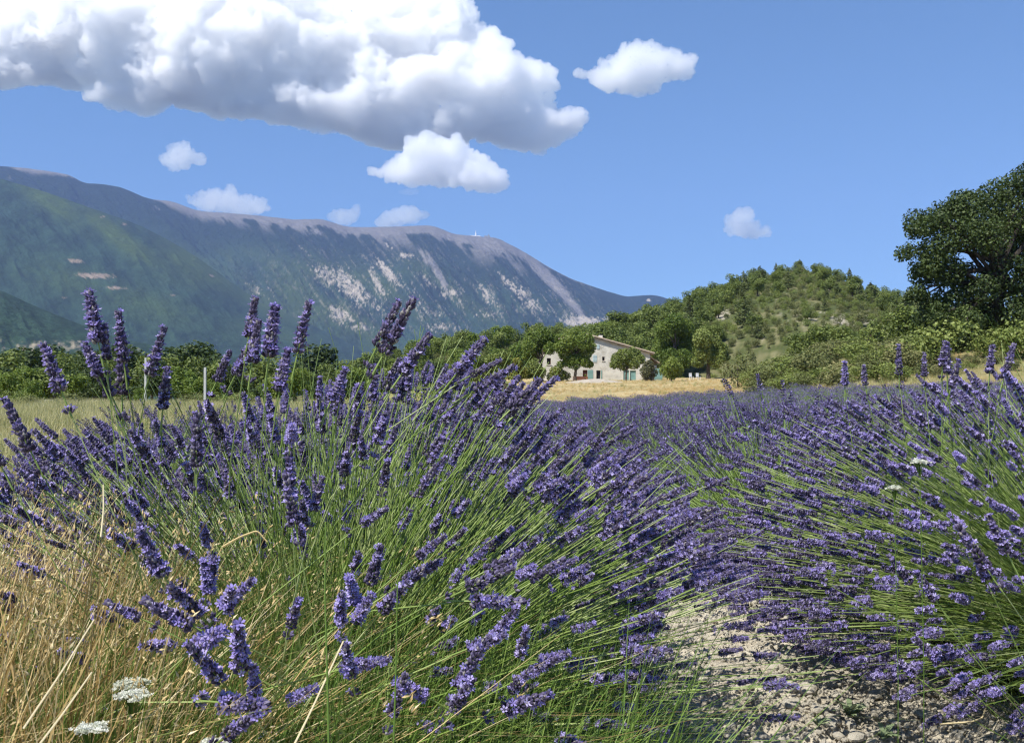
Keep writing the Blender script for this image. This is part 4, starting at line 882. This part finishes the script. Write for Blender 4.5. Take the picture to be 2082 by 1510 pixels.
def awA(p, th):
    w = .95
    if math.sin(p) < -.15: w = .30 if math.cos(p) < .55 else .75          # few stems lean towards the camera
    if math.cos(p) < -.5: w *= .75
    return w
envA = [(-200, 980), (0, 900), (150, 850), (300, 850), (450, 830), (600, 800), (700, 770), (850, 740), (980, 760), (1100, 830), (1250, 900), (1400, 1010), (1500, 1110), (1600, 1270), (1750, 1420), (2200, 1600)]
hero_plant((-.38, 2.2, -.01), 'nearest lavender plant, large and windswept, its violet spikes rising over the dry grass', 1, 2350, 1.0, (.07, 0), awA, 3400, 80, exA, 300, envA, 1.6, .77, 0)
def awB(p, th):
    w = 1.0
    if math.sin(p) < 0 and math.cos(p) > -.35: w = .25
    return w
YS = 1.15
exB = [T(1860, 1370, 2.0, -.6, .5), T(1905, 1340, 2.0, -.6, .6), T(1700, 1180, 2.0, -.8, .5), T(1990, 1160, 1.7, -.6, .9), T(2000, 1180, 1.7, -.4, 1), T(1880, 760, 2.2, 0, 1), T(1912, 750, 2.2, .1, 1), T(1925, 755, 2.3, .0, 1), T(1833, 762, 2.4, 0, 1), T(1940, 780, 2.4, .3, 1), T(1730, 780, 2.6, 0, 1), T(1768, 785, 2.6, -.1, 1), T(2040, 770, 2.2, .3, 1), T(2020, 760, 2.2, .1, 1), T(2070, 1140, 1.6, -.5, 1), T(1890, 1210, 1.8, -.6, .9), T(1850, 1190, 1.8, -.7, .9)]
envB = [(900, 860), (1300, 860), (1500, 830), (1700, 800), (1850, 770), (2000, 750), (2400, 740)]
hero_plant((1.86, 3.0, -.01), 'lavender plant right of the bare soil, its lower stems lying over the stones', 2, 2400, 1.12, (-.08, 0), awB, 1900, 84, exB, 300, envB, 1.9, .80, 1)
awC = lambda p, th: 1.0
envC = [(-200, 860), (600, 850), (900, 830), (1500, 830), (2200, 790)]
hero_plant((-1.22, 3.0, -.01), 'lavender plant left of the nearest one, half hidden behind the dry grass', 5, 1100, .88, (-.02, 0), awC, 400, 78, big=120, env=[(-400, 880), (0, 900), (200, 880), (600, 850), (1000, 850)], ssc=.9)
hero_plant((-.42, 3.15, -.01), 'lavender plant directly behind the nearest windswept plant in the same row', 3, 900, .95, (.04, 0), awC, 500, 78, big=140, env=envC, ssc=.9)
hero_plant((1.78, 3.9, -.01), 'lavender plant directly behind the one that lies over the stones', 4, 900, .95, (-.04, 0), awC, 600, 80, big=160, env=envC, ssc=.9)

def light_plant(seed, n, far=False):
    rng = np.random.RandomState(seed); pts, td = stems(n, rng, .86, (.02*rng.normal(), 0), None, 80, .1, K=4 if not far else 3, jit=.09 if not far else .06)
    st = MB(); st.tubes(pts, .0015 if not far else .003, 3, rng.rand(n)*.6)
    if not far: leafmound(st, 500, .36, .38, rng, w=.003, ln=.08)
    else: leafmound(st, 60, .4, .4, rng, w=.012, ln=.2)
    sp = MB(); f = spike_far if far else spike_mid; f(sp, pts[:, -1], td, (.85+.4*rng.rand(n))*(1.3 if far else 1.12), rng)
    if far:
        off = st.n; m_ = MB(); m_.v = st.v+sp.v; m_.f = [(a, b_, c_) for a, b_, c_ in st.f]+[(a+off, b_, c_+1) for a, b_, c_ in sp.f]; return m_.mesh('lavender', [M_stem, M_fieldspike])
    return st.mesh('stems', M_stem), sp.mesh('flower_spikes', M_fieldspike)
MID = [light_plant(400+i, 560) for i in range(4)]
FAR = [light_plant(500+i, 280, True) for i in range(3)]
fx = []; fy = []; used = {(0, 0), (0, 1), (1, 0), (1, 1)}
NEARY = 13.0; cnt = 0; rowplants = {}
for k in range(-1, 34):
    for j in range(0, 100):
        y = (2.2 if k != 1 else 2.95)+.92*j+rs.uniform(-.12, .12); x = row_x(k, y)+rs.uniform(-.1, .1)
        if (k, j) in used: continue
        if k == -1 and y < 6.2: continue
        if y > field_edge(x/y): continue
        if abs(x/y) > .62+.9/y: continue
        if y < NEARY:
            e = empty('lavender_plant', (x, y, gz(x, y)-.03), 'bushy lavender plant in full violet flower in the field rows, behind the nearest plants', 'lavender plant', 'lavender plants further along the field rows', rs.uniform(0, 6.28))
            s_ = rs.uniform(.92, 1.08); e.scale = (s_*1.1, s_*1.1, s_*(.96 if y < 5 else .86 if y < 8 else .78)*(1.06 if x/y > .3 else 1.0)); a, b_ = MID[rs.randrange(4)]; obj('stems', a, e, kind='stuff'); obj('flower_spikes', b_, e, kind='stuff'); cnt += 1; rowplants.setdefault(k, []).append(e)
        else: fx.append(x); fy.append(y)
fx = np.array(fx); fy = np.array(fy); n = len(fx); print('near plants', cnt, 'far', n)
scatter('lavender_rows', np.stack([fx, fy, ground(fx, fy)-.04], 1), np.stack([np.zeros(n), np.zeros(n), R.rand(n)*6.28], 1), .64+.12*R.rand(n), R.randint(0, 3, n), FAR)

# ------------------------------------------------------------------ soil between the rows, stones
nx_, ny_ = 300, 420; X, Y = np.meshgrid(np.linspace(-.6, 2.6, nx_), 1.2+4.6*np.linspace(0, 1, ny_)**1.25, indexing='xy')
x = X.ravel(); y = Y.ravel(); edge = sstep(0, .25, x+.6)*sstep(0, .25, 2.6-x)*sstep(0, .2, y-1.2)*sstep(0, .6, 5.8-y)
z = .034*fbm(np.stack([x*9, y*9, 0*x], 1), 4, 21, .55, 1)+.045*fbm(np.stack([x*30, y*30, 0*x+2], 1), 4, 22, .6, 1)-.062+.05*(n2(x*2, y*2, 3, 23)-.5)
z = z*edge-.05*(1-edge)
C = lerpc((.56, .50, .39), (.72, .66, .53), sstep(.3, .7, n2(x*7, y*7, 5, 24)))
me = MB().add(np.stack([x, y, z], 1), grid_faces(ny_, nx_)).mesh('soil', landmat('soil', 60, .3, .95, .02, 110), True); setcol(me, C); tag(obj('soil', me), kind='structure')
M_stone = solid('limestone', [(.3, (.54, .49, .39)), (.5, (.66, .61, .50)), (.7, (.78, .73, .62))], 9, .9, .01, 40)
def rock(seed, sub):
    bm = bmesh.new(); bmesh.ops.create_icosphere(bm, subdivisions=sub, radius=1); me = bpy.data.meshes.new('stone'); bm.to_mesh(me); bm.free()
    n = len(me.vertices); c_ = np.empty(n*3); me.vertices.foreach_get('co', c_); c_ = c_.reshape(-1, 3); c_ *= (1+.6*(fbm(c_*1.3+seed, 3, seed)-.5))[:, None]; rng = np.random.RandomState(seed)
    c_ *= np.array([1, .8, .55])*(1+.3*rng.rand(3)); q = np.round(c_*2.2)/2.2; c_ = c_*.7+q*.3
    me.vertices.foreach_set('co', c_.ravel()); me.update(); me.attributes.new('v', 'FLOAT', 'FACE'); me.materials.append(M_stone); return me
PEB = [rock(i, 1) for i in range(5)]; STN = [rock(i+10, 2) for i in range(6)]
n = 26000; x = R.uniform(-.1, 2.3, n); y = 1.5+3.6*R.rand(n)**1.2
scatter('pebbles', np.stack([x, y, np.full(n, .0)+.012*R.rand(n)-.008], 1), R.rand(n, 3)*6.28, .0024+.010*R.rand(n)**2.6, R.randint(0, 5, n), PEB)
def groundpt(px, py, z=0): Yq = (CH-z)*F/(py-HZ); return Vector(((px-1041)/F*Yq, Yq, z))
for (px, py, r, lb) in [(1568, 1378, .034, 'palest flat limestone at the left edge of the bare soil'), (1640, 1392, .040, 'pointed pale limestone in the middle of the bare soil'), (1605, 1425, .03, 'tilted limestone just below the pointed pale one'),
        (1680, 1462, .03, 'squarish limestone left of the grey-green weed'), (1735, 1490, .03, 'broad limestone in front of the grey-green weed'), (1870, 1445, .03, 'long flat stone behind the curled straw')]:
    p = groundpt(px, py, .01); o = obj('stone', rs.choice(STN), loc=p); o.scale = (r, r*.8, r*.7); o.rotation_euler = (rs.uniform(-.2, .2), rs.uniform(-.2, .2), rs.uniform(0, 6)); tag(o, lb, 'stone')
for i in range(130):
    px = rs.uniform(1280, 2082); py = rs.uniform(1215, 1530)
    if px > 1800 and py < 1340: continue
    p = groundpt(px, py, .0); r = rs.uniform(.010, .026); o = obj('stone', rs.choice(STN), loc=p); o.scale = (r, r, r*.8); o.rotation_euler = (rs.uniform(-.3, .3), rs.uniform(-.3, .3), rs.uniform(0, 6)); tag(o, 'small pale limestone lying loose on the bare soil between the lavender rows', 'stone', 'loose stones on the bare soil')
# weeds on the soil
M_weed = leafy('weed_leaves', [(0, (.12, .17, .08)), (.5, (.20, .26, .14)), (1, (.32, .37, .22))], .7, .25)
def rosette(px, py, label, n, L_, seed):
    p = groundpt(px, py, .0); e = empty('weed', p, label, 'weed'); rng = np.random.RandomState(seed)
    for i in range(n):
        a = i*2.4+rng.rand()*.5; l = L_*(.6+.6*rng.rand()); t = np.linspace(0, 1, 6); up = .5+.9*rng.rand()
        pts = np.stack([np.cos(a)*l*t, np.sin(a)*l*t, .005+up*l*.6*np.sin(t*2.1)], 1); w = l*.16*np.array([.3, .7, 1, .95, .6, .05])
        obj('leaf', MB().ribbons(pts[None], w[None], np.array([[-math.sin(a), math.cos(a), .2]]), rng.rand(1)).mesh('leaf', M_weed), e)
rosette(1722, 1452, 'grey-green broad-leaved weed growing on the bare soil', 22, .055, 5); rosette(1660, 1475, 'smaller low weed left of the broad-leaved one on the bare soil', 12, .035, 6); rosette(1790, 1500, 'low pale weed at the bottom edge right of the broad-leaved weed', 14, .04, 8)
def curve_stick(name, label, cat, pts, r0, r1, v=.85, mat=None, parts=False):
    P_ = np.array([tuple(p) for p in pts]); t = np.linspace(0, len(P_)-1, 4*len(P_)); k = np.arange(len(P_)); Q = np.stack([np.interp(t, k, P_[:, i]) for i in range(3)], 1)
    Q[1:-1] = (Q[:-2]+2*Q[1:-1]+Q[2:])/4; base = Vector(Q[0]); o = obj(name, MB().tubes((Q-Q[0])[None], np.linspace(r0, r1, len(Q))[None], 5, v).mesh(name, mat or M_straw), loc=base); return tag(o, label, cat)
curve_stick('straw', 'pale curled dry straw lying on the stones in front of the right lavender plant', 'straw', [groundpt(1905, 1466, .02), groundpt(1965, 1462, .02), groundpt(1990, 1455, .03), groundpt(2000, 1425, .05), groundpt(2010, 1432, .03)], .003, .002)

# ------------------------------------------------------------------ dry grass, stalks and white flowers in the near left corner
rng = np.random.RandomState(77); m_ = MB()
def region(n, rng):
    x = rng.uniform(-1.35, -.3, n); y = rng.uniform(1.15, 2.2, n)
    pxx = 1041+x/y*F; keep = rng.rand(n) < sstep(400, 120, pxx); return x[keep], y[keep]
x, y = region(14000, rng); n = len(x); hmax = .60+.22*(n2(x*3, y*3, 3, 5)); h = hmax*(.55+.6*rng.rand(n)); v = np.where(rng.rand(n) < .14, 1.0, .88*rng.rand(n))
blades(m_, x[::2], y[::2], np.zeros(n)[::2]-.01, h[::2], .0012+.0010*rng.rand(len(x[::2])), 1.1, rng, 4, v[::2])
blades(m_, x[1::2], y[1::2], h[1::2]*.35*rng.rand(len(x[1::2])), h[1::2]*.75, .0011+.0010*rng.rand(len(x[1::2])), 2.6, rng, 4, v[1::2])
x, y = region(1600, rng); n = len(x); h = .60+.2*rng.rand(n); pts = blades(m_, x, y, np.zeros(n), h, .0012*np.ones(n), .9, rng, 4, .3+.6*rng.rand(n))
ht = pts[:, -1]; k = 5                                   # drooping seed heads
T_ = np.repeat(ht, k, 0)+rng.normal(size=(n*k, 3))*.008; dd = (ht-pts[:, -2]); D_ = np.repeat(dd/np.linalg.norm(dd, axis=1, keepdims=True), k, 0)+rng.normal(size=(n*k, 3))*.5
tv, tf = spindle(3, [0, .004, .011], [0, .0016, 0]); m_.batch(tv, tf, rotz_to(D_, rng.rand(n*k)*6), T_, .4+.5*rng.rand(n*k))
obj('dry_grass', m_.mesh('dry_grass', M_straw), kind='stuff')
m_ = MB(); n = 13000; x = rng.uniform(-.85, .30, n); y = rng.uniform(1.3, 2.1, n); keep = rng.rand(n) < .25+.75*sstep(.3, -.6, x); x, y = x[keep], y[keep]; n = len(x)
blades(m_, x, y, np.zeros(n)-.01, .20+.42*rng.rand(n)*sstep(.5, -.3, x)+.05, .0016+.0010*rng.rand(n), .9, rng, 4)
n = 3500; x = -1.1+1.3*rng.rand(n); y = 1.3+.9*rng.rand(n); blades(m_, x, y, np.zeros(n)-.01, .3+.38*rng.rand(n), .0014+.0010*rng.rand(n), .6, rng, 4)
obj('grass', m_.mesh('grass', M_leafgreen), kind='stuff')
for i, (a, b_, Ya, Yb_, lb) in enumerate([((55, 1475), (196, 1256), .95, 1.0, 'longest pale straw slanting across the dry grass'), ((70, 1530), (192, 1362), .92, .96, 'pale straw parallel to and below the longest slanting one'), ((208, 1090), (212, 985), 1.1, 1.12, 'short upright cream straw over the dry grass, against the lavender'),
        ((560, 1590), (700, 1300), .95, 1.02, 'slim tan straw leaning right among the low lavender stems')]):
    curve_stick('straw', lb, 'straw', [P(*a, Ya), P((a[0]+b_[0])/2+3, (a[1]+b_[1])/2, (Ya+Yb_)/2), P(*b_, Yb_)], .0012, .0008, .9)
curve_stick('grass_stalk', 'single thick green grass stalk rising straight up before the nearest lavender', 'grass stalk', [P(672, 1560, .95), P(668, 1380, .96), P(662, 1200, .97), P(663, 1060, .98)], .0013, .0007, .55, M_leafgreen)
curve_stick('grass_stalk', 'shorter straight green grass stalk right of the thick one', 'grass stalk', [P(800, 1560, .95), P(806, 1380, .96), P(809, 1180, .97)], .0011, .0006, .45, M_leafgreen)
curve_stick('grass_stalk', 'bent tan grass stalk arching over the green lavender stems', 'grass stalk', [P(455, 1110, 1.1), P(490, 1090, 1.1), P(525, 1077, 1.1), P(545, 1100, 1.1)], .0013, .0008, .7)
M_umbel = leafy('umbel_white', [(0, (.55, .58, .45)), (.5, (.72, .73, .64)), (1, (.80, .80, .74))], .7, .3)
def umbel(px, py, Y, r, label, seed, tilt=0, dull=False):
    rng = np.random.RandomState(seed); top = P(px, py, Y); h = top.z; e = empty('wild_carrot', (top.x, top.y, 0), label, 'flower')
    obj('stem', MB().tubes(np.array([[(0, 0, -.01), (.004, 0, h*.5), (0, 0, h-.03)]]), .0009, 5, .3).mesh('stem', M_leafgreen), e)
    k = 26; a = rng.rand(k)*6.28; q = r*np.sqrt(rng.rand(k)); tipz = h-.1*r*(q/r)**2+rng.normal(size=k)*.001; Tt = np.stack([np.cos(a)*q, np.sin(a)*q+tilt*q*np.cos(a), tipz], 1)
    st = np.stack([np.tile([0, 0, h-.03], (k, 1)), (Tt+np.array([0, 0, h-.02]))/2*np.array([1, 1, 1])-np.array([0, 0, 0]), Tt], 1); st[:, 1, 2] = h-.017
    fl = MB(); fl.tubes(st, .0006, 3, .3, 1)
    C_ = np.repeat(Tt, 14, 0)+rng.normal(size=(k*14, 3))*np.array([.0036, .0036, .0012]); fl.batch(*PET, rotz_to(rng.normal(size=(k*14, 3))*.35+np.array([0, 0, 1]), rng.rand(k*14)*6)*.75, C_, rng.rand(k*14)*(.4 if dull else 1))
    obj('flower_head', fl.mesh('flower_head', [M_umbel, M_leafgreen]), e)
umbel(275, 1408, 1.24, 0.016, 'brightest white flower umbel low in the dry grass corner', 1); umbel(272, 1385, 1.32, 0.019, 'greenish fading flower umbel just behind the brightest white one', 2, .2, True)
umbel(190, 1475, 1.16, 0.015, 'small pale flower umbel at the bottom edge among dry grass', 3); umbel(440, 1505, 1.22, 0.013, 'tiny white flower at the bottom edge under the lavender', 4)
umbel(1869, 938, 2.0, .012, 'small white flower head among the spikes of the right lavender plant', 5); umbel(1817, 991, 2.0, .006, 'tiny white blossom just below the small white flower head', 6)

# ------------------------------------------------------------------ countable look-alikes get a label each, by their order from the left
ORD = 'first second third fourth fifth sixth seventh eighth ninth tenth eleventh twelfth thirteenth fourteenth fifteenth sixteenth seventeenth eighteenth nineteenth twentieth'.split()
def ordinal(i):
    if i < 20: return ORD[i]
    t_, u_ = divmod(i+1, 10); tens = {2: 'twenty', 3: 'thirty', 4: 'forty', 5: 'fifty', 6: 'sixty'}[t_]
    return (tens[:-1]+'ieth') if u_ == 0 else tens+'-'+ORD[u_-1]
for grp, text in (('light trees beyond the meadow', '%s from the left of the light green trees beyond the meadow'), ('dark trees beyond the meadow', '%s from the left of the dark green trees beyond the meadow'),
        ('grey-green shrubs behind the lavender', '%s from the left of the grey-green shrubs between lavender and hill'), ('dark green shrubs behind the lavender', '%s from the left of the dark green shrubs between lavender and hill'),
        ('scrub oaks at the bottom of the stony hill', '%s from the left of the scrub oaks at the foot of the stony hill'), ('pines on the skyline of the stony hill', '%s from the left of the tall pines on the stony hill skyline'),
        ('low bushes at the back edge of the meadow', '%s from the left of the low bushes at the back edge of the meadow'),
        ('dark trees behind the bank bushes', '%s from the left of the dark round trees behind the bank bushes'),
        ('dark bushes along the bank', '%s from the left of the dark bushes along the bank'), ('shrubs under the large oak', '%s from the left of the leafy shrubs under the large oak')):
    L_ = sorted([o for o in sc.objects if o.get('group') == grp], key=lambda o: o.location.x/o.location.y)
    for i, o in enumerate(L_): o['label'] = text % ordinal(i)
for k, L_ in rowplants.items():
    where = {-1: 'in the row nearest the meadow', 0: 'in the row behind the nearest windswept plant', 1: 'in the row right of the bare soil'}.get(k) or 'in the %s row right of the bare soil' % ordinal(k-1)
    for i, o in enumerate(sorted(L_, key=lambda o: o.location.y)): o['label'] = '%s lavender plant back %s' % (ordinal(i), where)
